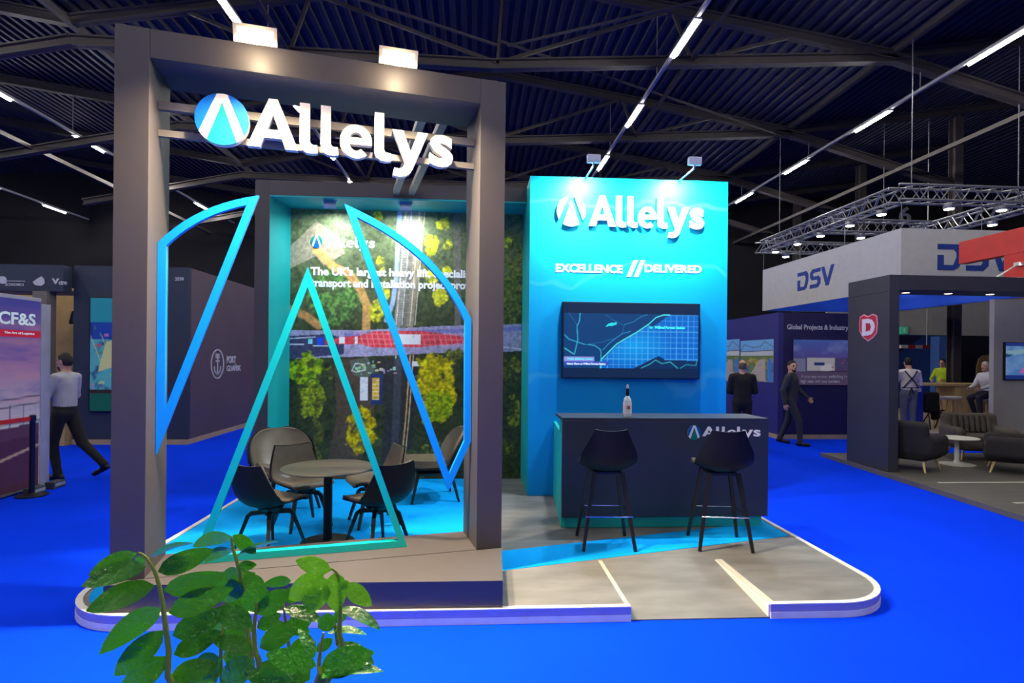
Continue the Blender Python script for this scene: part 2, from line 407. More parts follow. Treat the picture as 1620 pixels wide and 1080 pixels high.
# portal trusses
def truss_frame(y, wh):
    t = thing('roof_truss', 'grey steel roof truss spanning the hall ' + wh, 'truss', (0, y, 0), 0, 'steel roof trusses under the hall roof')
    def beam(nm, a, b, wd, ht):
        a = Vector((a[0], 0, a[1])); b = Vector((b[0], 0, b[1])); L = (b - a).length; ang = math.atan2(b.z - a.z, b.x - a.x)
        tf = Matrix.Translation(a) @ Matrix.Rotation(-ang, 4, 'Y')
        m = MB()
        if ht > .12:
            m.box(0, L, -wd / 2, wd / 2, -ht / 2, -ht / 2 + .03, 0, tf).box(0, L, -wd / 2, wd / 2, ht / 2 - .03, ht / 2, 0, tf).box(0, L, -.015, .015, -ht / 2, ht / 2, 0, tf)
        else: m.box(0, L, -wd / 2, wd / 2, -ht / 2, ht / 2, 0, tf)
        m.build(nm, steel, t)
    for s0, s1 in ((-7.6, .5), (.5, 8.55)): beam('top_chord', (s0, roof_z(s0) - .2), (s1, roof_z(s1) - .2), .16, .2)
    for a, b in (((8.55, 8.05), (16.6, 9.3)), ((-7.6, 8.0), (-16.2, 9.3))): beam('top_chord', a, b, .16, .2)
    for a, b in (((-7.6, 7.62), (.3, 7.5)), ((.3, 7.5), (8.55, 8.0)), ((8.55, 8.0), (13.4, 6.7)), ((-7.6, 7.62), (-12.5, 6.6))): beam('bottom_chord', a, b, .18, .2)
    for a, b in (((.4, 7.5), (.5, 9.2)), ((.4, 7.55), (-3.2, 8.75)), ((.4, 7.55), (3.9, 8.75)), ((3.9, 8.75), (4.3, 7.75)), ((-3.2, 8.75), (-3.6, 7.55)), ((4.3, 7.75), (6.4, 8.35)), ((-3.6, 7.55), (-5.6, 8.3))): beam('web_member', a, b, .06, .06)
    return t
for y, wh in ((7.4, 'above the mural recess'), (11.4, 'above the front of the pale banner'), (15.4, 'above the rear of the pale banner'), (19.4, 'above the wall behind the bar'), (23.4, 'close to the dark back wall')): truss_frame(y, wh)
for x, y in ((13.4, 15.4), (13.4, 19.4), (13.4, 23.4)):
    c = thing('steel_column', 'dark steel column holding a roof truss at the hall side', 'column', (x, y, 0), 0, 'steel columns under the roof trusses')
    MB().box(-.12, .12, -.12, -.1, 0, 8.6).box(-.12, .12, .1, .12, 0, 8.6).box(-.012, .012, -.1, .1, 0, 8.6).build('shaft', steel, c)
    box('base_plate', (-.2, .2, -.2, .2, 0, .03), steel, c)
for i, (x, z, r_) in enumerate(((8.55, 8.08, .05), (-7.6, 7.9, .05), (11.6, 7.0, .05), (-11.2, 6.9, .05), (4.3, 7.75, .03), (-3.6, 7.55, .03))):
    o = box('roof_purlin', (x - r_, x + r_, 3, 25.4, z, z + 2 * r_), steel); tag(o, 'long grey steel tie running the length of the roof', 'beam', 'long ties between the roof trusses')
for i, (x0, y0, x1, y1) in enumerate(((-7.6, 7.4, .4, 11.4), (8.5, 7.4, .6, 11.4), (.4, 11.4, 8.5, 15.4), (-7.6, 15.4, .4, 19.4))):
    o = MB().tube([(x0, y0, 8.0), (x1, y1, 7.9)], .03, 6).build('wind_brace', steel); tag(o, 'thin steel brace running diagonally between roof trusses', 'brace', 'diagonal braces between the roof trusses')

# rows of strip lights on trunking
lamp_glow = mat('strip_lamp_glow', (255, 240, 205), .5, emit=(255, 247, 236), emit_s=LAMP_E)
trunk_m = mat('lamp_trunking', (150, 150, 155), .5)
LZ = 7.3
first = None
for x, ph in ((-16.1, 1.0), (-10.2, 0.1), (-4.0, .1), (3.59, .3), (9.13, .1)):
    wh_ = {-16.1: 'along the far side of the hall', -10.2: 'over the dark harbour block', -4.0: 'over the portal post', 3.59: 'over the blue stand wall', 9.13: 'over the pale banner'}[x]
    o = box('light_trunking', (x - .03, x + .03, -6, 25.3, LZ + .04, LZ + .10), trunk_m); tag(o, 'long thin trunking carrying strip lights ' + wh_, 'trunking', 'light trunking rows under the roof')
    y = 9.55 + ph - 3.2 * 5
    while y < 24.5:
        if first is None:
            first = thing('strip_light', 'lit fluorescent strip light hanging in a row under the hall roof', 'light', (x, y, LZ), 0, 'fluorescent strip lights under the roof')
            box('housing', (-.07, .07, -.6, .6, .012, .05), trunk_m, first)
            MB().tube([(0, -.57, -.008), (0, .57, -.008)], .02, 8).build('tube', lamp_glow, first)
            c = first
        else:
            c = copy_tree(first); c.location = (x, y, LZ)
        c['label'] = 'lit fluorescent strip light in the row ' + wh_
        y += 3.2
hang = mat('hanger_wire', (110, 110, 118), .5)
for i, (x, y, z0) in enumerate(((3.59, 11.4, 7.4), (9.13, 11.4, 7.4), (9.13, 15.4, 7.4), (-10.2, 15.4, 7.4), (-4, 11.4, 7.4), (3.59, 15.4, 7.4), (9.13, 19.4, 7.4), (-16.1, 19.4, 7.4))):
    o = MB().tube([(x, y, z0), (x, y, roof_z(x) - .07)], .012, 5).build('suspension_rod', hang); tag(o, 'thin rod hanging light trunking from the roof', 'rod', 'rods holding the light trunking')

# ================================================================== STAND: platform
grey_floor = mat('grey_vinyl_floor', (110, 110, 111), .55, var=.24, scale=2.2, bump=.05, bscale=30, stretch=(1, 3.0, 1))
cyan_floor = mat('light_blue_carpet', (0, 162, 250), .9, var=.05, scale=3, bump=.1, bscale=700, spec=.1)
white_edge = mat('white_edging', (232, 228, 222), .4)
kerb_m = mat('lavender_kerb', (150, 146, 200), .5)
PZ = .095
def arc(cx, cy, r, a0, a1, n=10): return [(cx + r * math.cos(a0 + (a1 - a0) * k / n), cy + r * math.sin(a0 + (a1 - a0) * k / n)) for k in range(n + 1)]
XL, XR, YF, YB = -2.76, 3.05, 3.83, 8.12
RXL, RXR, RYB = 1.065, 2.03, 4.76
left_poly = arc(XL + .55, YF + .5, .5, PI, 1.5 * PI)
left_poly = [(XL + .05, YB)] + [(p[0], p[1]) for p in left_poly] + [(RXL, YF), (RXL, YB)]
right_poly = [(RXR, YB), (RXR, YF)] + arc(XR - .5, YF + .5, .5, -.5 * PI, 0) + [(XR, YB)]
plat = thing('exhibition_platform', 'low raised stand platform with grey floor, light blue inlay and white edging', 'platform', (0, 0, 0))
MB().prism(left_poly, 0, PZ).build('deck', grey_floor, plat)
MB().prism(right_poly, 0, PZ).build('deck', grey_floor, plat)
MB().prism([(RXL, RYB), (RXR, RYB), (RXR, YB), (RXL, YB)], 0, PZ).build('deck', grey_floor, plat)
mb = MB(); a, b = RXL + .002, RXR - .002
mb.add([(a, YF, .001), (b, YF, .001), (b, RYB - .002, .001), (a, RYB - .002, .001), (a, YF, .008), (b, YF, .008), (b, RYB - .002, PZ), (a, RYB - .002, PZ)],
       [(3, 2, 1, 0), (4, 5, 6, 7), (0, 1, 5, 4), (1, 2, 6, 5), (2, 3, 7, 6), (3, 0, 4, 7)])
mb.build('ramp', grey_floor, plat)
# blue inlay: seating area and the slanting band in front of the counter
seat_poly = [(XL + .09, YB - .15)] + [(p[0] + .045, p[1] + .045) for p in arc(XL + .55, YF + .5, .5, PI, 1.5 * PI)][:] + [(-2.1, YF + .045), (-2.1, 4.05), (.12, 4.6), (.12, YB - .15)]
MB().prism(seat_poly, PZ, PZ + .004).build('carpet_inlay', cyan_floor, plat)
MB().prism([(.13, 4.49), (3.0, 5.315), (3.0, 5.88), (2.6, 5.66), (.13, 4.94)], PZ, PZ + .004).build('carpet_inlay', cyan_floor, plat)
# edging: white top profile, lavender upper face, white lower face
def edge(path, nm='edging'):
    def off(d):
        out = []
        for i, p in enumerate(path):
            q0 = Vector(path[max(0, i - 1)]); q1 = Vector(path[min(len(path) - 1, i + 1)]); t = (q1 - q0).normalized(); nn = Vector((t.y, -t.x)); out.append(Vector(p) + nn * d)
        return out
    O = off(.012); I = off(-.03); n = len(path)
    for part, m, z0, z1, A, Bq in (('top_profile', white_edge, PZ, PZ + .007, O, I), ('kerb_band', kerb_m, .045, PZ, off(.01), off(.0005)), ('kerb_band', white_edge, 0.0, .045, off(.013), off(.0005))):
        v = [(p.x, p.y, z) for z in (z0, z1) for L in (A, Bq) for p in L]; fs = []
        for i in range(n - 1):
            fs += [(2 * n + i, 2 * n + i + 1, 3 * n + i + 1, 3 * n + i), (i + 1, i, n + i, n + i + 1), (i, i + 1, 2 * n + i + 1, 2 * n + i), (n + i + 1, n + i, 3 * n + i, 3 * n + i + 1)]
        fs += [(0, 2 * n, 3 * n, n), (n - 1, 2 * n - 1, 4 * n - 1, 3 * n - 1)]
        MB().add(v, fs).build(part, m, plat)
edge([(XL + .05, YB)] + [(XL + .05, 6.0)] + arc(XL + .55, YF + .5, .5, PI, 1.5 * PI) + [(RXL, YF)])
edge([(RXR, YF)] + arc(XR - .5, YF + .5, .5, -.5 * PI, 0) + [(XR, 6.0), (XR, YB)])
tape = mat('pale_floor_tape', (188, 184, 172), .6)
MB().box(RXL - .03, RXL, YF + .03, RYB - .05, PZ, PZ + .003).build('tape', tape, plat)
MB().box(RXR, RXR + .045, YF + .03, RYB - .05, PZ, PZ + .003).build('tape', tape, plat)
MB().box(RXR - .012, RXR - .0005, YF, RYB - .05, .01, PZ - .002).build('ramp_side', white_edge, plat)

# ================================================================== STAND: portal frame
char = mat('charcoal_panel', (68, 64, 67), .55, var=.05, scale=2)
char_d = mat('dark_joint', (20, 18, 20), .8)
FO = (-2.347, 3.926); FA = .2251; FW = 2.64; FD = .49; FZ0 = .278; FZ1 = 3.90
fr = thing('portal_frame', 'tall charcoal portal frame with two rails standing on a wedge plinth', 'frame', (FO[0], FO[1], 0), FA)
ca, sa = math.cos(FA), math.sin(FA)
def to_f(x, y): dx, dy = x - FO[0], y - FO[1]; return (dx * ca + dy * sa, -dx * sa + dy * ca)
def of_f(s, d, z=0): return Vector((FO[0] + s * ca - d * sa, FO[1] + s * sa + d * ca, z))
box('sill', (0, FW, .006, FD, PZ + .0045, FZ0), char, fr, .002)
box('post', (0, .2, 0, FD, FZ0, FZ1), char, fr, .002)
box('post', (FW - .2, FW, 0, FD, FZ0, FZ1), char, fr, .002)
box('top_beam', (.2015, FW - .2015, .001, FD, 3.708, FZ1 - .001), char, fr, .002)
wedge = [to_f(-2.345, 3.862), to_f(.205, 3.84), to_f(.226, 4.505)]
wedge = [wedge[0], wedge[1], (FW, -.008), (0.005, -.008)]
MB().prism(wedge, PZ + .0045, FZ0).build('plinth', char, fr)
rail_m = mat('grey_rail', (118, 114, 110), .5)
for z0, z1 in ((3.452, 3.508), (3.266, 3.312)): box('rail', (.2005, FW - .2005, .20, .24, z0, z1), rail_m, fr)
for s_ in (2.05, 2.24): 
    L = (7.41 - of_f(s_, FD).y - .02) / ca
    box('roof_strut', (s_, s_ + .07, FD + .001, FD + L, 3.80, 3.87), rail_m, fr)
# sign on the rails
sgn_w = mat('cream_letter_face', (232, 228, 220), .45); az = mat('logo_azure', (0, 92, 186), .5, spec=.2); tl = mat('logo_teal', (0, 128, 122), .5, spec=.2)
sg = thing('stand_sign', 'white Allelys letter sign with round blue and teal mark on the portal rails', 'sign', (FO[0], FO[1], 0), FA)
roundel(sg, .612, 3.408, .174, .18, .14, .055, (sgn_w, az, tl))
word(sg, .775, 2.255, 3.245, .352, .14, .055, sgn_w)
# blue and teal outlines
blue_f = mat('azure_lacquer', (0, 140, 252), .35, var=.03); teal_f = mat('teal_lacquer', (0, 170, 176), .35, var=.03)
def outline(name, label, pts, wd, m, d0, d1):
    P = ccw(pts); I = inset(P, wd)
    t = thing(name, label, 'ornament', (FO[0], FO[1], 0), FA)
    MB().ring(P, I, -d1, -d0, 0, UPR).build('outline', m, t); return t
def qb(p0, p1, p2, n): return [tuple((1 - t) ** 2 * np.array(p0) + 2 * t * (1 - t) * np.array(p1) + t * t * np.array(p2)) for t in [k / n for k in range(n + 1)]]
outline('fin_outline', 'blue hollow fin outline fixed to the plain left post of the portal', [(.203, 1.06)] + [(.203, 2.53)] + qb((.203, 2.53), (.44, 2.82), (.847, 2.913), 10)[1:], .052, blue_f, .205, .25)
outline('fin_outline', 'blue hollow fin outline in front of the mural, pointing down to the floor', [(2.258, .692), (2.436, 1.08)] + [(2.43, 2.062)] + qb((2.43, 2.062), (2.16, 2.64), (1.443, 2.904), 14)[1:], .052, blue_f, .205, .25)
outline('triangle_outline', 'teal hollow triangle standing on the portal sill', [(1.187, 2.416), (.43, .28), (1.937, .28)], .05, teal_f, .20, .26)
# floodlights
flood_m = mat('flood_housing', (196, 186, 160), .35, metal=.6); flood_g = mat('flood_glow', (255, 236, 190), .4, emit=(255, 226, 170), emit_s=2.2)
flood_dk = mat('flood_black', (28, 26, 26), .5)
def flood(s_, label):
    p = of_f(s_, -.15, 3.89); t = thing('floodlight', label, 'floodlight', p, FA, 'floodlights on top of the portal')
    tf = Matrix.Rotation(math.radians(28), 4, 'X')
    MB().box(-.13, .13, .0, .075, -.052, .052, 0, tf, bev=.012).build('housing', flood_dk, t)
    MB().ring([(-.135, -.057), (.135, -.057), (.135, .057), (-.135, .057)], [(-.112, -.036), (.112, -.036), (.112, .036), (-.112, .036)], -.005, .012, 0, tf @ UPR).build('bezel', flood_m, t)
    g = MB().box(-.112, .112, -.001, .004, -.036, .036, 0, tf).build('lens', flood_g, t)
    MB().tube([(0, .07, 0), (0, .16, .012), (0, .21, .006)], .012, 8).build('arm', flood_dk, t)
    e = bpy.data.lights.new('flood_beam', 'AREA'); e.shape = 'RECTANGLE'; e.size = .22; e.size_y = .07; e.energy = FLOOD_W; e.color = (1, .78, .50); e.spread = math.radians(140)
    o = bpy.data.objects.new('flood_beam', e); COL.objects.link(o); o.parent = t
    o.location = (0, -.012, -.006); o.rotation_euler = (math.radians(-17), 0, 0)
    g_ = bpy.data.lights.new('flood_spill', 'POINT'); g_.energy = 11.0; g_.color = (1, .78, .48); g_.shadow_soft_size = .03
    o = bpy.data.objects.new('flood_spill', g_); COL.objects.link(o); o.parent = t; o.location = (0, -.02, -.085)
flood(.86, 'small glowing floodlight above the round mark of the portal sign')
flood(1.80, 'small glowing floodlight above the letters e and l of the portal sign')

# ================================================================== STAND: mural recess
teal_r = mat('teal_reveal', (0, 158, 160), .5, var=.03)
bx_ = thing('mural_recess', 'charcoal boxed recess with teal reveals around the big forest mural', 'wall', (0, 0, 0))
box('side_post', (-2.74, -2.562, 7.42, 8.12, PZ + .0045, 3.945), char, bx_, .002)
box('top_beam', (-2.5615, .655, 7.42, 8.12, 3.762, 3.944), char, bx_, .002)
MB().prism([(-2.5615, 7.421), (-2.479, 7.99), (-2.479, 8.1), (-2.5615, 8.1)], PZ + .0045, 3.755).build('reveal', teal_r, bx_)
box('reveal', (-2.56, .655, 7.421, 8.0, 3.742, 3.761), teal_r, bx_)
box('backing', (-2.478, .655, 7.995, 8.1, PZ + .0045, 3.741), char, bx_)
# the mural: an aerial photograph of a heavy transport crossing a railway
pc = Pic(460, 832, 331, 757, 330, 380)
X, Y = pc.X, pc.Y
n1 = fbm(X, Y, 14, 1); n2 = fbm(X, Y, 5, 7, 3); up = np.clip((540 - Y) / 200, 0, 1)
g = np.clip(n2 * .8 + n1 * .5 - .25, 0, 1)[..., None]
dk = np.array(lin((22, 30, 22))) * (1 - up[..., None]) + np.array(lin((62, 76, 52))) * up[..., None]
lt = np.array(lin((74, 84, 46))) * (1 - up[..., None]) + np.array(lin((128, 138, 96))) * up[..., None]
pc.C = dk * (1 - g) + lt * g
pc.tree(530, 470, 46, 44, (50, 92, 44), (112, 150, 74), 21, 4)
pc.tree(810, 440, 26, 80, (60, 76, 30), (128, 128, 60), 22, 4)
pc.poly([(460, 390), (500, 350), (535, 372), (545, 400), (512, 420), (500, 405), (460, 425)], (150, 138, 116), .85)
pc.line([(500, 395), (528, 422), (552, 432), (570, 456), (581, 482), (580, 524)], 13, (196, 148, 84), .9, 2)
pc.line([(463, 490), (485, 500), (505, 515)], 12, (190, 138, 80), .85, 3)
for k, (x, c) in enumerate(((652, (150, 146, 138)), (662, (120, 116, 110)), (672, (156, 140, 112)))):
    pc.line([(x - 8, 331), (x - 16, 450), (x - 22, 512)], 11, c, .75, 2)
for k in range(46): pc.line([(628, 334 + k * 4), (652, 334 + k * 4)], 1.2, (96, 92, 88), .7, .8)
for dx in (0, 9, 22, 30): pc.line([(642 + dx, 331), (628 + dx, 512)], 1.3, (206, 200, 188), .8, .8)
pc.line([(632, 331), (627, 440), (622, 478), (612, 505)], 7, (150, 170, 206), .9, 1.5)
pc.poly([(718, 331), (730, 331), (732, 512), (722, 512)], (120, 112, 104), .6)
pc.poly([(460, 523), (580, 521), (700, 513), (832, 508), (832, 552), (700, 556), (600, 562), (460, 568)], (150, 144, 172))
pc.poly([(460, 532), (520, 528), (545, 534), (545, 560), (460, 568)], (28, 36, 74), .9)
pc.poly([(545, 526), (832, 512), (832, 519), (545, 533)], (84, 96, 170), .6)
pc.line([(460, 536), (500, 533)], 1.4, (220, 224, 240), .8); pc.line([(460, 545), (482, 545)], 1.4, (220, 224, 240), .8); pc.line([(800, 545), (832, 549)], 1.4, (230, 230, 240), .8)
# red transporter
pc.poly([(528, 536), (545, 532), (570, 530), (592, 523), (668, 521), (700, 525), (740, 530), (740, 540), (700, 543), (668, 547), (592, 549), (570, 543), (545, 544), (528, 543)], (206, 62, 70))
for k in range(20): pc.line([(570 + k * 9, 523), (576 + k * 9, 547)], 1.2, (246, 150, 150), .6 * (abs(k * 9 - 75) < 110), .8)
for y in (527, 535, 543): pc.line([(560, y), (735, y)], 1.2, (240, 130, 134), .7, .8)
pc.rect(625, 668, 527, 543, (236, 232, 226)); pc.rect(538, 547, 533, 543, (238, 232, 230)); pc.rect(562, 567, 532, 543, (236, 230, 226)); pc.rect(502, 514, 534, 546, (24, 70, 190)); pc.rect(489, 496, 536, 544, (120, 220, 235)); pc.rect(515, 527, 536, 545, (190, 50, 60), .8); pc.line([(497, 547), (520, 547)], 1.5, (220, 230, 245), .9)
# below the road
pc.poly([(530, 568), (570, 566), (600, 600), (590, 690), (560, 757), (515, 757), (535, 660)], (84, 66, 54), .8)
pc.poly([(596, 566), (660, 560), (664, 600), (650, 757), (604, 757), (612, 640)], (46, 44, 48), .85)
pc.line([(632, 566), (630, 640), (626, 757)], 12, (64, 66, 72), .9, 2)
pc.line([(651, 560), (645, 660), (636, 757)], 2.2, (206, 160, 96), .95, .8); pc.line([(656, 560), (650, 660), (641, 757)], 1.6, (214, 186, 140), .9, .8)
pc.poly([(555, 570), (582, 564), (596, 585), (580, 600), (560, 592)], (88, 98, 86), .9); pc.line([(558, 586), (564, 574), (578, 576), (580, 584), (566, 588), (558, 586)], 2, (206, 212, 205), .8)
for k in range(26):
    q = random.Random(k); pc.rect(*(lambda x, y: (x, x + q.uniform(2, 6), y, y + q.uniform(2, 5)))(q.uniform(556, 630), q.uniform(556, 590)), (q.randint(120, 226), q.randint(120, 220), q.randint(110, 210)), .75)
pc.rect(571, 584, 596, 633, (214, 218, 224)); pc.rect(588, 608, 590, 640, (38, 52, 96)); pc.rect(591, 602, 597, 632, (214, 168, 62)); 
for k in range(6): pc.line([(592, 601 + k * 6), (601, 601 + k * 6)], 1.2, (240, 226, 190), .8)
pc.rect(654, 667, 570, 578, (226, 226, 228))
pc.tree(490, 585, 34, 27, (70, 110, 12), (168, 190, 26), 31, 4.5, .46); pc.tree(496, 632, 20, 28, (80, 104, 14), (168, 176, 40), 32, 4, .5)
pc.tree(691, 610, 34, 58, (126, 118, 4), (226, 206, 10), 33, 5, .36); pc.tree(694, 640, 26, 26, (96, 120, 8), (176, 196, 22), 34, 4.5, .4)
pc.tree(574, 682, 24, 40, (140, 118, 2), (232, 202, 8), 35, 4.5, .4)
pc.tree(506, 690, 8, 60, (60, 62, 22), (110, 108, 40), 36, 4, .5)
for cx, cy, rx, ry, sd in ((683, 384, 12, 18, 41), (709, 384, 8, 10, 42), (603, 415, 9, 16, 43), (606, 460, 11, 14, 44), (597, 490, 12, 20, 45), (684, 438, 11, 12, 46), (698, 466, 12, 16, 47), (708, 425, 8, 10, 48), (702, 350, 12, 12, 49), (596, 340, 9, 9, 50), (805, 378, 10, 9, 51)):
    pc.tree(cx, cy, rx, ry, (150, 152, 30), (216, 212, 60), sd, 4, .4)
for cx, cy, rx, ry, sd in ((812, 580, 18, 22, 61), (820, 650, 10, 30, 62), (808, 705, 12, 12, 63), (700, 716, 30, 20, 64), (655, 735, 22, 22, 65), (725, 560, 16, 12, 66)):
    pc.tree(cx, cy, rx, ry, (50, 60, 18), (132, 132, 48), sd, 4, .5)
gr = fbm(X, Y, 3.2, 90, 3) * .9 + fbm(X, Y, 9, 95, 3) * .5; pc.C *= np.clip(.30 + gr, .35, 1.5)[..., None]; pc.C = np.clip(pc.C * 1.4, 0, 1)
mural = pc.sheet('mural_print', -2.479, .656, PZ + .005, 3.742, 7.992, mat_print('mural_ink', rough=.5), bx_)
mural['label'] = 'aerial photo print of a red transporter crossing a railway in a forest'
white_p = mat('white_print', (250, 250, 248), .6)
word(bx_, -2.02, -1.36, 3.235, .14, 7.988, .003, white_p)
roundel(bx_, -2.135, 3.30, .075, .085, 7.985, .003, (white_p, tl, az))
sign_text('mural_lettering', "The UK's largest heavy lift, specialist", -2.213, -.02, 2.815, 2.965, 7.988, .003, white_p, bx_, .042)
sign_text('mural_lettering', 'transport and installation project provider', -2.211, .16, 2.655, 2.805, 7.988, .003, white_p, bx_, .042)
spot_m = mat('spot_housing', (196, 200, 214), .4); cool = mat('spot_glow', (240, 250, 255), .4, emit=(235, 248, 255), emit_s=6)
def wash(loc, label, watts, tgt, group, soffit, size=2.4):
    t = thing('wash_light', label, 'spotlight', loc, 0, group)
    tf = T(rx=math.radians(-32 if soffit else 0))
    MB().box(-.075, .075, -.03, .03, -.045, .045, 0, tf, bev=.006).build('housing', spot_m, t)
    MB().box(-.062, .062, .0305, .034, -.034, .034, 0, tf).build('lens', cool, t)
    if soffit: MB().box(-.09, .09, -.012, .012, .038, .047).build('bracket', spot_m, t)
    else: MB().tube([(0, .0, -.04), (0, .02, -.08), (0, 7.0 - loc[1], -.07), (0, 7.02 - loc[1], -.02 - .08)], .011, 8).build('arm', spot_m, t)
    a, b = Vector(loc) + Vector((0, .05, -.03)), Vector(tgt)
    e = bpy.data.lights.new('wash_beam', 'AREA'); e.shape = 'RECTANGLE'; e.size = .12; e.size_y = .05; e.energy = watts; e.color = (.86, .97, 1); e.spread = math.radians(165)
    o = bpy.data.objects.new('wash_beam', e); COL.objects.link(o); o.parent = t; o.location = a - Vector(loc); o.rotation_euler = (b - a).to_track_quat('-Z', 'Y').to_euler()
wash((-1.86, 7.56, 3.695), 'small flat wash light under the recess soffit above the mural logo', SOFF_W, (-1.86, 7.99, 1.9), 'wash lights in the mural recess', True)
wash((-.90, 7.56, 3.695), 'small flat wash light under the recess soffit above the printed railway', SOFF_W, (-.90, 7.99, 1.9), 'wash lights in the mural recess', True)

# ================================================================== STAND: blue wall, screen, counter
wallm = mat_grad('teal_to_blue_print', (0, 196, 206), (0, 146, 232), 1.4, 3.95)
bw = thing('graphic_wall', 'tall teal to blue stand wall with white raised lettering', 'wall', (0, 0, 0))
box('cabin', (.6565, 3.107, 6.985, 8.12, PZ + .0045, 3.955), teal_r, bw)
box('front_panel', (.656, 3.108, 6.972, 6.984, PZ + .0045, 3.957), wallm, bw)
word(bw, 1.37, 2.795, 3.362, .372, 6.936, .036, sgn_w)
roundel(bw, 1.152, 3.535, .175, .185, 6.936, .036, (sgn_w, sgn_w, sgn_w), None, False)
sign_text('tagline', 'EXCELLENCE', .973, 1.797, 2.80, 2.905, 6.968, .003, white_p, bw, .04)
sign_text('tagline', 'DELIVERED', 2.07, 2.783, 2.82, 2.918, 6.968, .003, white_p, bw, .04)
for k in (0, .09):
    MB().prism([(1.844 + k, 2.76), (1.90 + k, 2.76), (1.985 + k, 2.965), (1.93 + k, 2.965)], 0, .003, 0, T(0, 6.971, 0) @ UPR).build('slash', white_p, bw)
wash((1.33, 6.50, 4.02), 'grey arm spotlight over the blue wall above its round mark', WASH_W, (1.36, 6.97, 2.4), 'arm spotlights over the blue wall', False)
wash((2.50, 6.50, 4.03), 'grey arm spotlight over the blue wall above the last letters', WASH_W, (2.50, 6.97, 2.4), 'arm spotlights over the blue wall', False)
blk = mat('black_bezel', (14, 15, 18), .3)
tv = thing('wall_screen', 'wide flat screen showing a blue route map on the stand wall', 'screen', (0, 0, 0))
box('casing', (1.05, 2.745, 6.905, 6.968, 1.52, 2.44), blk, tv, .006)
pc = Pic(68, 1532, 82, 918, 200, 114)
pc.fill((4, 34, 74)); pc.rect(80, 1520, 195, 808, (4, 62, 120))
sea = [(470, 740), (620, 570), (700, 510), (860, 410), (980, 320), (1060, 240), (1200, 205), (1520, 205), (1520, 808), (830, 808), (1095, 670), (1520, 740), (1520, 808), (470, 808)]
pc.poly([(470, 808), (470, 740), (620, 580), (700, 510), (860, 410), (990, 320), (1020, 345), (1100, 290), (1200, 205), (1520, 205), (1520, 808)], (0, 104, 206))
dd = np.hypot((pc.X - 830) / 420, (pc.Y - 560) / 230); k = np.clip(1 - dd, 0, 1)[..., None] * (pc.C[..., 2:3] > lin((0, 0, 190))[2]); pc.C = pc.C * (1 - .7 * k) + np.array(lin((0, 176, 250))) * .7 * k
for q in range(20):
    x = 480 + q * 62
    seam = pc.C[..., 2] > lin((0, 0, 190))[2]
    pc.put(((np.abs(pc.X - x) < 5) & seam) * .42, lin((90, 190, 250))); yq = 210 + q * 62
    seam = pc.C[..., 2] > lin((0, 0, 190))[2]
    if yq < 800: pc.put(((np.abs(pc.Y - yq) < 5) & seam) * .42, lin((90, 190, 250)))
pc.poly([(830, 808), (1095, 668), (1170, 715), (1520, 720), (1520, 808)], (4, 44, 92))
for pts, wd, c in (([(470, 808), (480, 710), (640, 540), (700, 500), (860, 400), (985, 310), (1060, 235), (1140, 205), (1210, 205)], 12, (90, 240, 250)), ([(248, 200), (240, 290), (215, 345), (225, 500), (190, 660)], 9, (60, 190, 220)), ([(85, 440), (130, 490), (290, 545), (400, 555), (465, 600), (475, 640), (470, 730)], 8, (60, 190, 220)), ([(490, 610), (560, 530), (700, 420), (790, 395)], 7, (50, 160, 210)), ([(85, 590), (180, 655)], 9, (80, 220, 230)), ([(520, 210), (600, 270), (720, 330), (700, 410)], 5, (30, 120, 180)), ([(720, 320), (820, 285), (900, 225), (970, 205)], 6, (50, 150, 200)), ([(300, 550), (480, 520), (660, 460)], 5, (30, 120, 180)), ([(910, 805), (1000, 760), (1060, 715), (1130, 755), (1220, 735), (1300, 805)], 8, (60, 190, 210)), ([(1330, 805), (1390, 765), (1500, 770), (1510, 720)], 7, (50, 170, 200)), ([(130, 200), (215, 330)], 5, (30, 120, 180))):
    pc.line(pts, wd, c, .9, 4)
pc.rect(80, 405, 682, 738, (140, 150, 226)); pc.rect(80, 555, 738, 780, (52, 84, 190))
pc.poly([(515, 345), (545, 312), (590, 300), (635, 295), (635, 320), (590, 335)], (40, 226, 240)); pc.line([(1000, 350), (1018, 350)], 24, (40, 236, 246), 1, 4)
pc.sheet('display', 1.062, 2.733, 1.532, 2.428, 6.9035, mat_print('screen_light', emit=1.0), tv)
tx = mat('screen_text', (60, 236, 244), .5, emit=(70, 236, 246), emit_s=.9); txw = mat('screen_text_white', (230, 240, 255), .5, emit=(220, 235, 255), emit_s=.8)
sx = lambda u: 1.055 + (u - 68) / 1464 * 1.685
sz = lambda v: 2.437 - (v - 82) / 836 * .913
sign_text('map_caption', 'Wilfred Forrest Station', sx(1045), sx(1370), sz(364), sz(336), 6.901, .002, tx, tv, .02)
sign_text('map_caption', 'Nation Shore to Wilfred Forrest Station', sx(118), sx(525), sz(771), sz(748), 6.901, .002, txw, tv, .02)
sign_text('map_caption', 'Train delivery route', sx(118), sx(390), sz(722), sz(696), 6.901, .002, tx, tv, .02)
navy_c = mat('navy_counter', (40, 48, 68), .45, var=.06, scale=2)
ct = thing('reception_counter', 'dark navy reception counter with teal base in front of the blue wall', 'counter', (0, 0, 0))
CZ = PZ + .0045
box('front_panel', (.868, 2.945, 5.62, 5.66, .202, 1.150), navy_c, ct, .003)
box('worktop', (.868, 2.945, 5.62, 6.12, 1.1505, 1.178), navy_c, ct, .003)
box('end_panel', (2.905, 2.945, 5.6605, 6.12, .202, 1.150), navy_c, ct, .003)
box('base', (.90, 2.885, 5.635, 6.08, CZ, .2015), teal_r, ct)
box('body', (.905, 2.88, 5.6625, 6.08, .202, 1.149), teal_r, ct)
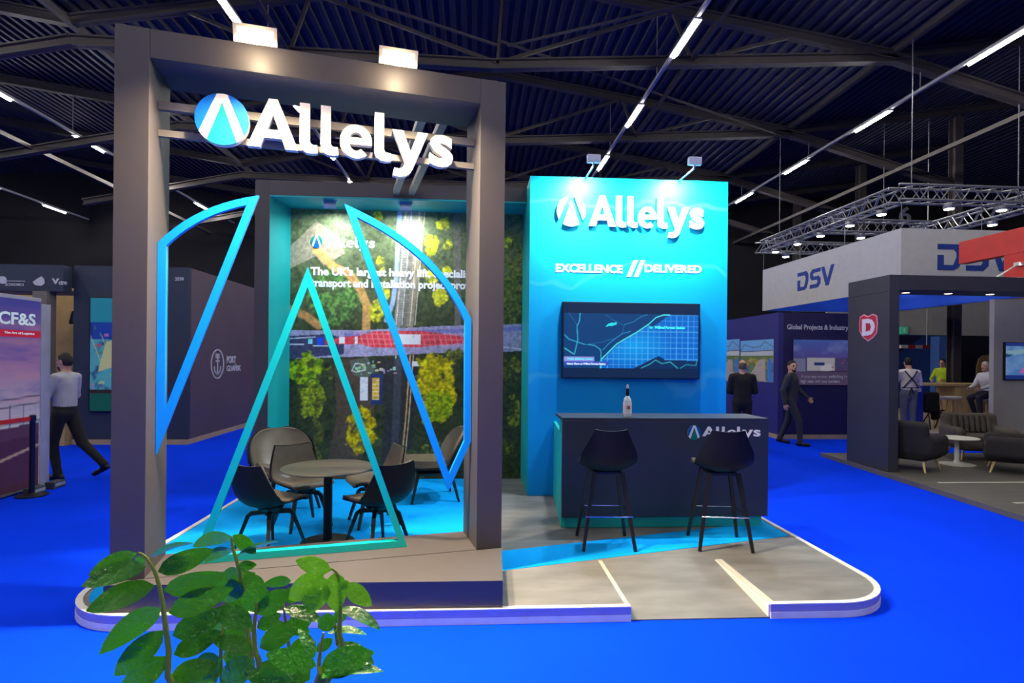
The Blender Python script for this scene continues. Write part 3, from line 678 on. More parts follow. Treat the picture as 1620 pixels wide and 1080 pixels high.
MB().prism([(.868, 5.664), (.900, 5.664), (1.0, 6.96), (.968, 6.96)], CZ, 1.0).build('side_screen', teal_r, ct)
word(ct, 2.265, 2.862, 1.0, .095, 5.616, .004, white_p)
roundel(ct, 2.183, 1.035, .068, .072, 5.616, .004, (white_p, az, tl))
# bottle
bt = thing('whisky_bottle', 'clear bottle with white label and black neck on the counter', 'bottle', (1.536, 5.72, 1.178))
glassy = mat('bottle_glass', (206, 214, 216), .08, spec=.6, coat=.4)
MB().lathe([(.034, 0), (.04, .006), (.041, .15), (.036, .18), (.02, .205), (.015, .215)], 20).build('body', glassy, bt, .6)
MB().lathe([(.0425, .03), (.0425, .145)], 20).build('label', mat('bottle_label', (238, 232, 224), .6, var=.04), bt, .6)
sign_text('label_mark', 'G&R', -.02, .02, .08, .115, -.0445, .003, mat('label_red', (196, 70, 56), .5), bt, .03)
MB().lathe([(.0175, .2), (.018, .27), (.014, .285)], 16).build('neck_wrap', blk, bt, .6)
MB().lathe([(.012, .285), (.015, .30), (.008, .325)], 12).build('stopper', mat('pale_stopper', (210, 214, 210), .4), bt, .6)

# ================================================================== FURNITURE OF THE STAND
plastic = mat('black_plastic', (13, 14, 22), .55, var=.05, spec=.25)
leather = mat('taupe_leather', (98, 88, 76), .38, var=.1, scale=14, bump=.08, bscale=90)
black_w = mat('black_lacquered_wood', (22, 20, 22), .4, var=.1, scale=20)
chrome = mat('chrome', (210, 210, 205), .15, metal=1.0, var=.02)
def smooth_path(P, n):
    P = np.array(P, float); k = len(P); out = []
    for t in np.linspace(0, k - 1, n):
        i = min(int(t), k - 2); f = t - i
        p0, p1, p2, p3 = P[max(i - 1, 0)], P[i], P[i + 1], P[min(i + 2, k - 1)]
        out.append(.5 * ((2 * p1) + (-p0 + p2) * f + (2 * p0 - 5 * p1 + 4 * p2 - p3) * f * f + (-p0 + 3 * p1 - 3 * p2 + p3) * f ** 3))
    return np.array(out)
def shell(rows, nt, nu, t0, t1, us, lift, th):
    """rows: (y, z, half width, curl, horn) from the front edge of the seat to the top of the back; a sheet of thickness th"""
    R = smooth_path(rows, 60); ts = np.linspace(t0, t1, nt); us_ = np.linspace(-us, us, nu); S = np.zeros((nt, nu, 3))
    ii = np.arange(60) / 59
    val = lambda c, t: np.interp(t, ii, R[:, c])
    for a, t in enumerate(ts):
        y, z, hw, cu, ho = [val(c, t) for c in range(5)]
        dy, dz = val(0, min(t + .02, 1)) - val(0, max(t - .02, 0)), val(1, min(t + .02, 1)) - val(1, max(t - .02, 0)); L = math.hypot(dy, dz)
        ny, nz = dz / L, -dy / L
        if nz < -.2: ny, nz = -ny, -nz
        for b, u in enumerate(us_):
            c = cu * abs(u) ** 2.4 + lift
            S[a, b] = (hw * u, y + ny * c - dy / L * ho * abs(u) ** 4 * 0, z + nz * c + ho * u * u)
    N = np.zeros_like(S)
    du = np.gradient(S, axis=1); dt = np.gradient(S, axis=0); N = np.cross(du, dt); N /= np.linalg.norm(N, axis=2, keepdims=True) + 1e-9
    T_ = S + N * th
    v = [tuple(p) for p in S.reshape(-1, 3)] + [tuple(p) for p in T_.reshape(-1, 3)]; k = nt * nu; fs = []
    ix = lambda a, b: a * nu + b
    for a in range(nt - 1):
        for b in range(nu - 1):
            q = (ix(a, b), ix(a, b + 1), ix(a + 1, b + 1), ix(a + 1, b)); fs.append(q[::-1]); fs.append(tuple(i + k for i in q))
    for a in range(nt - 1):
        for b in (0, nu - 1):
            q = (ix(a, b), ix(a + 1, b), ix(a + 1, b) + k, ix(a, b) + k); fs.append(q if b else q[::-1])
    for b in range(nu - 1):
        for a in (0, nt - 1):
            q = (ix(a, b), ix(a, b + 1), ix(a, b + 1) + k, ix(a, b) + k); fs.append(q if not a else q[::-1])
    return v, fs
def fix_normals(o):
    bm = bmesh.new(); bm.from_mesh(o.data); bmesh.ops.recalc_face_normals(bm, faces=bm.faces); bm.to_mesh(o.data); bm.free(); return o
CH = [(.225, .40, .18, .0, 0), (.21, .424, .22, .008, 0), (.10, .42, .246, .025, 0), (-.05, .40, .258, .055, 0), (-.16, .405, .262, .085, 0), (-.225, .465, .26, .09, 0), (-.248, .56, .245, .065, 0), (-.26, .66, .215, .04, .0), (-.27, .755, .178, .018, .014)]
def make_chair(name, label, loc, rz, group):
    t = thing(name, label, 'chair', loc, rz, group)
    v, f = shell(CH, 26, 15, 0, 1, 1, 0, .012); fix_normals(MB().add(v, f).build('shell', plastic, t, .9))
    v, f = shell(CH, 22, 13, .01, .985, .955, .003, -.018); fix_normals(MB().add(v, f).build('padding', leather, t, .9))
    MB().lathe([(.05, .30), (.05, .33), (.09, .34), (.11, .372), (.10, .388)], 16).build('hub', black_w, t, .6)
    for k in range(4):
        a = PI / 4 + k * PI / 2; c, s = math.cos(a), math.sin(a)
        MB().tube([(.03 * c, .03 * s, .325), (.15 * c, .15 * s, .322), (.178 * c, .178 * s, .30), (.29 * c, .29 * s, .0)], [.022, .024, .024, .015], 4).build('leg', black_w, t)
    return t
ST = [(y, z + .285, w * (.94 if z < .6 else (.84 if z < .7 else .76)), c, h) for y, z, w, c, h in CH]
def make_stool(label, loc, rz):
    t = thing('bar_stool', label, 'stool', loc, rz, 'black bar stools at the counter')
    v, f = shell(ST, 26, 15, 0, 1, 1, 0, .012); fix_normals(MB().add(v, f).build('shell', plastic, t, .9))
    v, f = shell(ST, 22, 13, .01, .985, .955, .003, -.018); fix_normals(MB().add(v, f).build('padding', leather, t, .9))
    MB().box(-.12, .12, -.12, .12, .635, .665, bev=.004).box(-.07, .07, -.07, .07, .665, .678).build('seat_plate', black_w, t)
    L = [(-1, -1), (1, -1), (1, 1), (-1, 1)]
    for x, y in L: MB().tube([(x * .125, y * .125, .66), (x * .225, y * .225, 0)], [.026, .018], 4).build('leg', black_w, t)
    q = .125 + .1 * (1 - .29 / .66) + .018
    ringp = [(x * q, y * q, .29) for x, y in L]
    mb = MB()
    for i in range(4): mb.tube([ringp[i], ringp[(i + 1) % 4]], .006, 8)
    mb.build('footrest', chrome, t, .6)
    return t
def face(dx, dy): return math.atan2(-dx, dy)
make_stool('black moulded bar stool at the plain end of the navy counter', (1.19, 5.15, PZ + .0045), face(.05, 1))
make_stool('black moulded bar stool in front of the counter logo', (2.22, 5.10, PZ + .0045), face(.14, 1))
FLZ = PZ + .0045
TBX, TBY = -1.285, 5.26
tb = thing('round_table', 'round black pedestal table in the seating area', 'table', (TBX, TBY, FLZ))
table_m = mat('dark_table_top', (60, 58, 54), .4, var=.06, scale=5)
MB().lathe([(.0, 0), (.23, 0), (.235, .006), (.23, .012), (.06, .018), (.04, .03)], 36).build('base', black_w, tb, .6)
MB().lathe([(.038, .02), (.038, .655)], 20).build('pedestal', plastic, tb, .6)
MB().lathe([(.10, .645), (.11, .656), (.398, .656), (.402, .664), (.398, .672), (0, .672)], 48).build('top', table_m, tb, .6)
gp = 'padded chairs around the round table'
c1 = make_chair('dining_chair', 'black shell chair at the round table with its back to the leafy plant', (-1.72, 5.08, FLZ), face(.5, .86), gp)
for lab, loc, d in (('black shell chair at the round table tucked behind the teal triangle corner', (-.82, 5.10, FLZ), (-.66, .68)),
                    ('black shell chair at the round table in front of the big lounge chair', (-1.66, 5.80, FLZ), (.6, -.72)),
                    ('black shell chair on the far side of the round table below the printed railway', (-.98, 5.88, FLZ), (-.93, -.42))):
    c = copy_tree(c1); c.location = loc; c.rotation_euler = (0, 0, face(*d)); c['label'] = lab
LG = [(.33, .36, .25, .0, 0), (.31, .395, .295, .008, 0), (.15, .385, .325, .02, 0), (-.06, .36, .34, .06, 0), (-.19, .38, .35, .11, 0), (-.26, .48, .36, .13, 0), (-.31, .60, .355, .12, 0), (-.35, .71, .31, .09, 0), (-.375, .79, .22, .05, 0), (-.385, .825, .10, .02, 0)]
def make_lounge(label, loc, rz):
    t = thing('lounge_chair', label, 'lounge chair', loc, rz, 'wide lounge chairs by the mural')
    v, f = shell(LG, 30, 17, 0, 1, 1, 0, .02); fix_normals(MB().add(v, f).build('shell', plastic, t, .9))
    v, f = shell(LG, 26, 15, .01, .985, .95, .004, -.03); fix_normals(MB().add(v, f).build('padding', leather, t, .9))
    v, f = shell(LG, 10, 13, .03, .40, .84, .036, -.045); fix_normals(MB().add(v, f).build('seat_cushion', leather, t, .9))
    MB().box(-.2, .2, -.18, .22, .30, .33, bev=.006).build('seat_plate', black_w, t)
    for x, y in ((-1, -1), (1, -1), (1, 1), (-1, 1)): MB().tube([(x * .19, .02 + y * .19, .32), (x * .27, .02 + y * .27, 0)], [.024, .014], 6).build('leg', black_w, t)
    return t
make_lounge('wide lounge chair with high rounded back beside the teal reveal', (-2.05, 6.55, FLZ), face(.55, -.83))
make_lounge('wide lounge chair seen from the side between the mural and the right portal post', (-.46, 6.90, FLZ), face(-.97, -.22))

# ================================================================== PLANT IN FRONT OF THE CAMERA
leaf_m = mat('glossy_leaf', (34, 118, 12), .22, var=.5, scale=9, bump=.6, bscale=120, spec=.5)
leaf_y = mat('young_leaf', (90, 176, 12), .22, var=.4, scale=9, bump=.6, bscale=120, spec=.5)
for m_, c_ in ((leaf_m, (70, 160, 14)), (leaf_y, (130, 210, 16))):      # light glows through the thin blades
    nt_ = m_.node_tree; out_ = nt_.nodes['Material Output']; pb_ = nt_.nodes['Principled BSDF']
    tr_ = nt_.nodes.new('ShaderNodeBsdfTranslucent'); tr_.inputs[0].default_value = lin(c_) + (1,)
    mx_ = nt_.nodes.new('ShaderNodeMixShader'); mx_.inputs[0].default_value = .14
    nt_.links.new(pb_.outputs[0], mx_.inputs[1]); nt_.links.new(tr_.outputs[0], mx_.inputs[2]); nt_.links.new(mx_.outputs[0], out_.inputs[0])
stem_m = mat('green_stem', (120, 140, 36), .5, var=.2)
plant_base = at_d(395, 1080, 1.02); plant_base.z = 0
pl = thing('potted_plant', 'tall leafy plant with glossy green leaflets in front of the stand', 'plant', plant_base)
pot_m = mat('dark_planter', (52, 52, 56), .5)
PD = 1.0
def lp(u, v, d): return at_d(u, v, d) - plant_base
rnd = random.Random(5)
POT = .86
po = MB().lathe([(.13, 0), (.15, .01), (.19, POT - .03), (.20, POT - .02), (.20, POT), (.175, POT), (.165, POT - .05), (0, POT - .05)], 40).build('planter', pot_m, pl, .6)
MB().lathe([(.0, POT - .049), (.16, POT - .049), (.15, POT - .035), (0, POT - .03)], 24).build('soil', mat('dark_soil', (44, 34, 26), .95, bump=.5, bscale=60), pl)
def leaf(parent, b, t, wpx, d, m, dz=0.0):
    B = lp(b[0], b[1], d); Tq = lp(t[0], t[1], d + dz)
    ax = Tq - B; L = ax.length; ax.normalize()
    view = (B + plant_base - CAMP).normalized(); lat = ax.cross(view).normalized(); pw = wpx * d / FPX
    W = max(.38 * L, pw); cth = min(1, pw / W); sth = math.sqrt(max(0, 1 - cth * cth)) * rnd.choice((-1, 1))
    nrm0 = lat.cross(ax).normalized(); side = (lat * cth + nrm0 * sth).normalized(); nrm = side.cross(ax).normalized()
    if nrm.z < 0: nrm = -nrm
    v = []; fs = []; NT, NU = 9, 5; arch = L * rnd.uniform(.04, .12); fold = rnd.uniform(.06, .16)
    for i in range(NT):
        q = i / (NT - 1); wd = W / 2 * (math.sin(PI * min(1, q ** .82)) ** .72) * (1.0 if q < .97 else .6) + .0008
        for j in range(NU):
            u = j / (NU - 1) * 2 - 1
            v.append(B + ax * (L * q) + side * (wd * u) + nrm * (arch * math.sin(PI * q) + fold * wd * abs(u) - .0) )
    k = len(v); v2 = []
    for i in range(NT - 1):
        for j in range(NU - 1):
            a = i * NU + j; q4 = (a, a + 1, a + NU + 1, a + NU); fs.append(q4)
    o = MB().add(v + v2, fs).build('leaf', m, parent, 1.2); return o
def stem(pts, d, leaves, m=leaf_m, r=.0032):
    P = [lp(u, v, d + e) for u, v, e in pts]
    root = Vector((rnd.uniform(-.07, .07), rnd.uniform(-.07, .07), POT - .04)); mid = (P[0] + root) * .5 + Vector((0, 0, .03))
    path = smooth_path([tuple(root), tuple(mid)] + [tuple(p) for p in P], 16)
    s = MB().tube([Vector(p) for p in path], [r * 2.0 - r * 1.5 * i / 15 for i in range(16)], 8).build('stem', stem_m, pl, 1.0)
    for b, t, wd, e, dz in leaves: leaf(s, b, t, wd, d + e, m, dz)
stem([(270, 1080, 0), (268, 1038, 0), (262, 992, 0), (256, 946, 0), (246, 906, 0), (231, 881, 0), (219, 874, 0)], .92, [
    ((217, 875), (140, 910), 24, .01, -.03), ((231, 896), (129, 927), 30, 0, -.03), ((245, 926), (136, 966), 36, 0, -.02), ((253, 961), (157, 1035), 38, 0, -.02), ((259, 997), (181, 1069), 38, 0, -.02), ((266, 1038), (188, 1098), 38, 0, -.01),
    ((238, 881), (306, 859), 9, .01, .03), ((250, 904), (338, 869), 32, 0, .03), ((259, 933), (360, 908), 34, 0, .03), ((267, 969), (369, 930), 37, 0, .03), ((273, 1005), (362, 964), 37, .0, .03), ((275, 1035), (350, 998), 32, .01, .04), ((219, 879), (222, 906), 12, 0, .01), ((270, 1070), (345, 1050), 34, .01, .03)])
stem([(392, 1000, .03), (384, 930, .03), (375, 889, .02), (368, 865, .02), (366, 848, .02)], 1.02, [
    ((366, 848), (305, 865), 22, .02, .02), ((369, 846), (405, 875), 20, .02, .02), ((375, 880), (442, 856), 7, .02, .02), ((367, 868), (324, 890), 18, .02, .02), ((377, 896), (406, 893), 15, .02, .0), ((380, 905), (336, 930), 30, .02, .02), ((382, 925), (345, 950), 30, .02, .02), ((384, 915), (420, 930), 24, .02, .02)])
stem([(411, 1064, 0), (404, 1029, 0), (402, 993, 0), (405, 967, 0), (406, 952, 0)], .94, [
    ((405, 969), (404, 917), 40, 0, .01), ((407, 971), (459, 932), 30, 0, .02), ((399, 990), (342, 962), 34, 0, .01), ((407, 993), (445, 970), 22, 0, .02), ((399, 1028), (334, 1010), 25, 0, 0), ((411, 1024), (474, 986), 32, .01, .02), ((404, 1045), (350, 1072), 38, .02, .02), ((410, 1050), (462, 1082), 36, .02, .02)])
stem([(352, 1076, .1), (350, 1020, .1), (356, 960, .1), (362, 930, .1)], .98, [
    ((350, 1060), (290, 1085), 38, .08, .02), ((350, 1042), (306, 1062), 38, .08, .02), ((352, 1040), (404, 1026), 40, .08, .02), ((352, 1010), (402, 990), 34, .1, .02), ((354, 985), (312, 1010), 34, .1, .02), ((356, 960), (400, 940), 34, .1, .02), ((360, 935), (404, 906), 34, .08, .02), ((350, 1075), (400, 1062), 34, .08, .0)])
stem([(533, 1040, 0), (536, 1000, 0), (538, 964, 0), (538, 925, 0), (533, 906, 0), (524, 899, 0)], .95, [
    ((524, 902), (468, 886), 25, .0, .01), ((506, 908), (491, 970), 44, 0, -.02), ((512, 907), (457, 948), 36, .01, .0), ((530, 905), (532, 968), 34, 0, -.01), ((547, 924), (588, 958), 26, 0, -.01), ((540, 925), (552, 920), 10, 0, 0)], leaf_y)
stem([(536, 1045, .03), (534, 1018, .03), (530, 990, .03), (528, 975, .03)], .97, [
    ((538, 962), (601, 996), 18, 0, -.01), ((531, 977), (503, 992), 26, .02, .0), ((518, 1001), (580, 1004), 11, .02, .0), ((535, 1019), (592, 1050), 22, .02, -.02), ((530, 985), (548, 960), 18, .03, .02), ((526, 1010), (500, 1030), 16, .03, .0)])
stem([(500, 1080, 0), (504, 1053, 0), (508, 1020, 0), (512, 1000, 0)], .90, [
    ((507, 1058), (592, 1031), 42, 0, .0), ((500, 1072), (607, 1062), 20, .0, .0), ((500, 1053), (420, 1034), 34, 0, 0), ((464, 1082), (386, 1063), 30, 0, .0), ((490, 1075), (455, 1050), 34, .03, .02), ((497, 1040), (472, 994), 17, .02, .02)])
stem([(462, 1078, .08), (458, 1030, .08), (452, 985, .08), (448, 950, .08)], .98, [
    ((450, 962), (510, 983), 20, .06, .0), ((460, 918), (416, 925), 16, .06, .0), ((455, 1000), (500, 960), 30, .1, .02), ((455, 1010), (420, 985), 30, .1, .02), ((458, 1035), (500, 1015), 32, .1, .02), ((458, 1040), (425, 1060), 34, .08, .02), ((452, 985), (490, 1000), 24, .08, .0), ((450, 955), (428, 935), 26, .1, .02), ((450, 950), (478, 930), 24, .1, .02)])

# ================================================================== PEOPLE
skin_m = mat('skin', (196, 150, 122), .55, var=.05); eye_m = mat('dark_eye', (24, 18, 16), .3); lip_m = mat('lips', (158, 96, 84), .5)
def rotz(p, a): c, s = math.cos(a), math.sin(a); return np.array((p[0] * c - p[1] * s, p[0] * s + p[1] * c, p[2]))
def person(label, loc, rz, J, cols, hair_rgb, res=.015, hair_long=0.0, bald=False, beard=None, jacket=False, extra=None, group=None):
    """cols: top, trousers, shoes, shirt rgb;  J: joint overrides. Faces local +y, feet at z 0, about 1.78 m"""
    D = dict(pel=(0, 0, .95), waist=(0, 0, 1.10), chest=(0, .005, 1.33), neck=(0, -.01, 1.47), head=(0, .015, 1.645), shL=(-.185, -.01, 1.425), shR=(.185, -.01, 1.425),
             elL=(-.235, -.03, 1.13), elR=(.235, -.03, 1.13), wrL=(-.25, .05, .88), wrR=(.25, .05, .88), hdL=None, hdR=None, hipL=(-.095, 0, .92), hipR=(.095, 0, .92), knL=(-.10, .02, .50), knR=(.10, .02, .50),
             anL=(-.10, -.02, .085), anR=(.10, -.02, .085), toL=(-.11, .15, .035), toR=(.11, .15, .035), turn=0.0)
    D.update(J); g = {k: np.array(v, float) for k, v in D.items() if isinstance(v, (tuple, list, np.ndarray))}
    t = thing('person', label, 'person', loc, rz, group)
    tid = str(abs(hash(label)) % 99999)
    ms = [skin_m, mat('cloth_top_%d_%d_%d' % cols[0], cols[0], .8, var=.1, scale=8, bump=.2, bscale=40), mat('cloth_leg_%d_%d_%d' % cols[1], cols[1], .85, var=.1, scale=8, bump=.2, bscale=40), mat('shoe_%d_%d_%d' % cols[2], cols[2], .4), mat('shirt_%d_%d_%d' % cols[3], cols[3], .8), eye_m, lip_m]
    pr = []; mi = []
    def cone(a, b, ra, rb, m, sc=(1, 1, 1)): pr.append(lambda P, a=a, b=b, ra=ra, rb=rb, sc=sc: rcone(P, a, b, ra, rb, sc) * min(sc)); mi.append(m)
    fl = (1, .70, 1); j = .012 if jacket else 0
    cone(g['pel'], g['waist'], .165 + j, .15 + j, 1 if jacket else 2, fl)
    if not jacket: cone(g['waist'] * .75 + g['pel'] * .25, g['waist'], .162, .158, 1, fl)
    cone(g['waist'], g['chest'], .155 + j, .175 + j, 1, fl)
    cone(g['shL'] * .8 + g['shR'] * .2, g['shL'] * .2 + g['shR'] * .8, .075 + j, .075 + j, 1, (1, .85, 1))
    cone((g['shL'] + g['shR']) / 2 + np.array((0, 0, .0)), g['neck'], .08, .06, 4 if not jacket else 4)
    cone(g['neck'], g['head'] + np.array((0, -.02, -.04)), .055, .054, 0)
    for s in 'LR':
        cone(g['sh' + s], g['el' + s], .062 + j, .05 + j * .6, 1); cone(g['el' + s], g['wr' + s], .05 + j * .6, .036 + j * .6, 1)
        cone(g['hip' + s], g['kn' + s], .095, .068, 2); cone(g['kn' + s], g['an' + s], .066, .052, 2)
        an, to = g['an' + s], g['to' + s]; hl = an + (an - to) * np.array((.28, .28, 0)) ; hl[2] = an[2] - .045
        cone(hl, to, .042, .038, 3, (1, 1, .9)); cone(an, an + np.array((0, 0, -.03)), .05, .045, 3)
    if jacket: cone(g['chest'] + np.array((0, .105, -.08)), g['neck'] + np.array((0, .055, -.02)), .012, .045, 4)
    H = g['head']; tr = D['turn']
    hp = lambda x, y, z: H + rotz((x, y, z), tr)
    pr.append(lambda P, c=H: rcone(P, c + np.array((0, -.005, .01)), c + np.array((0, -.005, .01)), .098, .098, (.80, .96, 1.16)) * .8); mi.append(0)
    cone(hp(0, .025, -.055), hp(0, .055, -.085), .058, .038, 0)
    cone(hp(0, .088, .012), hp(0, .108, -.02), .010, .015, 0)
    for s in (-1, 1):
        cone(hp(s * .078, -.008, .005), hp(s * .082, -.015, -.03), .016, .012, 0); cone(hp(s * .03, .083, .018), hp(s * .034, .084, .018), .011, .010, 5)
    cone(hp(-.02, .088, -.058), hp(.02, .088, -.058), .008, .008, 6)
    if extra: extra(cone, g)
    pts = np.array([v for k, v in g.items()]); lo = pts.min(0) - .2; hi = pts.max(0) + .17; lo[2] = max(lo[2], -.03)
    v, f = skin(pr, lo, hi, res, .022)
    _, idx = field(pr, v, .02); vm = np.array(mi)[idx]
    V = [v]; Fc = [f]; Mt = [np.median(vm[f], axis=1).astype(int)]
    ctr = idx[f]
    Mt[0] = vm[f[:, 0]]
    # hands with five fingers, skinned finer and joined into the body
    for s in 'LR':
        wv, ev = g['wr' + s], g['el' + s]; d = D['hd' + s]; d = np.array(d, float) if d is not None else wv - ev; d = d / np.linalg.norm(d)
        sg_ = -1 if s == 'L' else 1
        out = np.array((sg_, 0, 0.)); nn = out - d * (out @ d); nn /= np.linalg.norm(nn); lat = np.cross(d, nn) * sg_     # lat: towards the thumb side
        if lat[1] < 0: lat = -lat
        hpm = []
        def hc(a, b, ra, rb): hpm.append(lambda P, a=a, b=b, ra=ra, rb=rb: rcone(P, a, b, ra, rb))
        for q in (-.026, -.009, .009, .026): hc(wv + d * .015 + lat * q * .6, wv + d * .085 + lat * q, .017, .014)
        for q, ln in ((.028, .070), (.0095, .080), (-.0095, .074), (-.028, .058)):
            b0 = wv + d * .088 + lat * q; b1 = b0 + (d * .85 - nn * .35) * ln * .5; b2 = b1 + (d * .45 - nn * .8) * ln * .5
            hc(b0, b1, .0095, .009); hc(b1, b2, .009, .0078)
        q0 = wv + d * .03 + lat * .026; q1 = q0 + (d * .6 + lat * .75 - nn * .2) * .042; q2 = q1 + (d * .9 + lat * .2 - nn * .35) * .034
        hc(q0, q1, .014, .011); hc(q1, q2, .011, .009)
        hc(wv - d * .03, wv + d * .03, .03, .026)
        c = wv + d * .07; hv, hf = skin(hpm, c - .13, c + .13, max(.0065, res * .45), .006)
        Fc.append(hf + sum(len(x) for x in V)); V.append(hv); Mt.append(np.zeros(len(hf), int))
    me = bpy.data.meshes.new('body'); me.from_pydata(np.concatenate(V).tolist(), [], np.concatenate(Fc).tolist()); me.update()
    o = link('body', me, ms, t); me.polygons.foreach_set('material_index', np.concatenate(Mt).astype(np.int32)); me.polygons.foreach_set('use_smooth', [True] * len(me.polygons))
    hm = mat('hair_%d_%d_%d' % hair_rgb, hair_rgb, .7, var=.3, scale=60, bump=.4, bscale=120)
    ho = []
    def cut(P):
        q = P - H; c, s = math.cos(-tr), math.sin(-tr); yy = q[:, 0] * s + q[:, 1] * c
        sh = rcone(P, H + np.array((0, -.005, .012)), H + np.array((0, -.005, .012)), .103, .103, (.81, .97, 1.15)) * .8
        keep = np.maximum((yy - .005 - .75 * q[:, 2]) * .8, -(q[:, 2] + .04 + hair_long - np.minimum(yy, .03) * 1.1) * .65)
        if bald: keep = np.maximum(keep, q[:, 2] - .07)
        return np.maximum(sh, keep)
    soft('hair', [cut], H - .17, H + .17, .009, hm, t)
    if beard:
        bm_ = mat('beard_%d_%d_%d' % beard, beard, .8, var=.2, scale=80)
        def bd(P):
            sh = np.minimum(rcone(P, hp(0, .025, -.058), hp(0, .057, -.088), .0605, .040), rcone(P, H + np.array((0, -.005, .01)), H + np.array((0, -.005, .01)), .0995, .0995, (.80, .96, 1.16)) * .8)
            q = P - H; c, s = math.cos(-tr), math.sin(-tr); yy = q[:, 0] * s + q[:, 1] * c
            return np.maximum(sh, np.maximum((q[:, 2] + .042), -(yy - .0)))
        soft('beard', [bd], H - .17, H + .17, .009, bm_, t)
    return t
# visitor walking with folded arms, beside the poster stand
pL = on_z(102, 757, 0)
person('person in pale grey shirt and black trousers walking with folded arms beside the poster stand', (pL.x, pL.y, 0), face(-1, .12), dict(
    elL=(-.25, .06, 1.17), wrL=(.02, .22, 1.20), hdL=(1, .2, .2), elR=(.25, .05, 1.16), wrR=(-.02, .20, 1.14), hdR=(-1, .25, .1),
    knL=(-.09, .10, .50), anL=(-.09, .02, .085), toL=(-.10, .19, .04), knR=(.10, -.17, .50), anR=(.10, -.50, .20), toR=(.10, -.36, .06)), ((176, 176, 180), (16, 16, 20), (12, 12, 12), (176, 176, 180)), (30, 24, 20), .013, beard=(60, 46, 38))
pR = on_z(1251, 703, 0)
def tie(cone, g): cone(g['chest'] + np.array((0, .13, -.10)), g['neck'] + np.array((0, .065, -.03)), .008, .016, 2)
person('person in dark grey suit and open collar walking past the navy stand wall', (pR.x, pR.y, 0), face(.72, -.68), dict(
    elL=(-.25, .07, 1.15), wrL=(-.24, .26, .98), elR=(.24, -.10, 1.13), wrR=(.24, -.06, .87), knL=(-.09, -.08, .50), anL=(-.09, -.24, .11), toL=(-.10, -.07, .04), knR=(.09, .18, .51), anR=(.09, .20, .085), toR=(.10, .37, .04), turn=-.7),
    ((44, 46, 58), (38, 40, 52), (14, 13, 14), (196, 196, 200)), (20, 17, 16), .014, beard=(36, 28, 24), jacket=True)
person('person in black suit seen from behind, looking at the bridge pictures', (5.32, 11.2, 0), face(.35, 1), dict(elL=(-.24, .02, 1.15), wrL=(-.15, .2, 1.10), elR=(.24, .02, 1.15), wrR=(.14, .22, 1.12)), ((16, 16, 22), (14, 14, 18), (10, 10, 10), (180, 180, 180)), (96, 82, 70), .016, jacket=True, bald=True)

# ================================================================== LEFT: poster stand, neighbouring stands
warm_grey = mat('warm_grey_panel', (112, 106, 98), .6); pale_alu = mat('pale_aluminium', (176, 180, 188), .4, metal=.3)
PXC = -5.63
cs = thing('poster_stand', 'tall light frame with purple sunset poster reading CF&S facing the aisle', 'display stand', (0, 0, 0))
box('back_panel', (PXC - .14, PXC - .012, 6.2, 7.93, .02, 2.42), warm_grey, cs)
box('frame_post', (PXC - .16, PXC + .01, 7.932, 8.10, 0, 2.40), pale_alu, cs, .004)
box('frame_rail', (PXC - .16, PXC + .008, 6.2, 7.931, 2.421, 2.47), pale_alu, cs, .004)
pc = Pic(0, 100, 0, 100, 90, 120)
t_ = pc.Y / 100; top = np.array(lin((92, 86, 190))); mid = np.array(lin((176, 132, 196))); low = np.array(lin((196, 196, 224)))
k = np.clip(t_ / .35, 0, 1)[..., None]; pc.C = top * (1 - k) + mid * k
k = np.clip((t_ - .35) / .3, 0, 1)[..., None]; pc.C = pc.C * (1 - k) + low * k
st = fbm(pc.X, pc.Y * 9, 40, 3); pc.put(np.clip((st - .5) * 2.5, 0, .5), lin((210, 150, 190))); pc.put(np.clip((.45 - st) * 2.2, 0, .5), lin((70, 80, 190)))
pc.poly([(0, 68), (100, 66), (100, 101), (0, 101)], (88, 56, 86)); pc.poly([(0, 76), (100, 72), (100, 101), (0, 101)], (74, 40, 62), .8)
pc.line([(0, 92), (100, 78)], 1.2, (206, 176, 170), .8)
for y0, y1 in ((55, 51), (58.5, 55), (66, 64.5)): pc.line([(0, y0), (100, y1)], .8, (84, 74, 104), .9, .4)
for q in range(9): pc.line([(q * 12, 58 - q * .4), (q * 12, 67)], .7, (84, 74, 104), .9, .4)
pc.sheet('poster', 6.2, 7.93, .06, 2.42, 0, mat_print('poster_light', emit=.42), cs, T(PXC, 0, 0) @ Matrix(((0, -1, 0, 0), (1, 0, 0, 0), (0, 0, 1, 0), (0, 0, 0, 1))))
SIDE = T(PXC + .001, 0, 0) @ Matrix(((0, -1, 0, 0), (1, 0, 0, 0), (0, 0, 1, 0), (0, 0, 0, 1)))
pt = mat('pale_mint_print', (206, 226, 222), .5, emit=(200, 224, 220), emit_s=.25); rd = mat('red_print', (196, 16, 52), .5, emit=(196, 16, 52), emit_s=.25)
a = on_x(-3, 495, PXC); b = on_x(56, 516, PXC)
sign_text('poster_lettering', 'CF&S', a.y, b.y, b.z, a.z + .03, -.003, .003, pt, cs, .025, SIDE)
a = on_x(30, 522, PXC); b = on_x(30, 533, PXC)
MB().box(6.2, 7.93, -.002, .001, b.z, a.z, 0, SIDE).build('poster_stripe', rd, cs)
sign_text('poster_lettering', 'The Art of Logistics', on_x(6, 525, PXC).y, on_x(54, 525, PXC).y, b.z + .028, a.z - .022, -.005, .003, pt, cs, .03, SIDE)
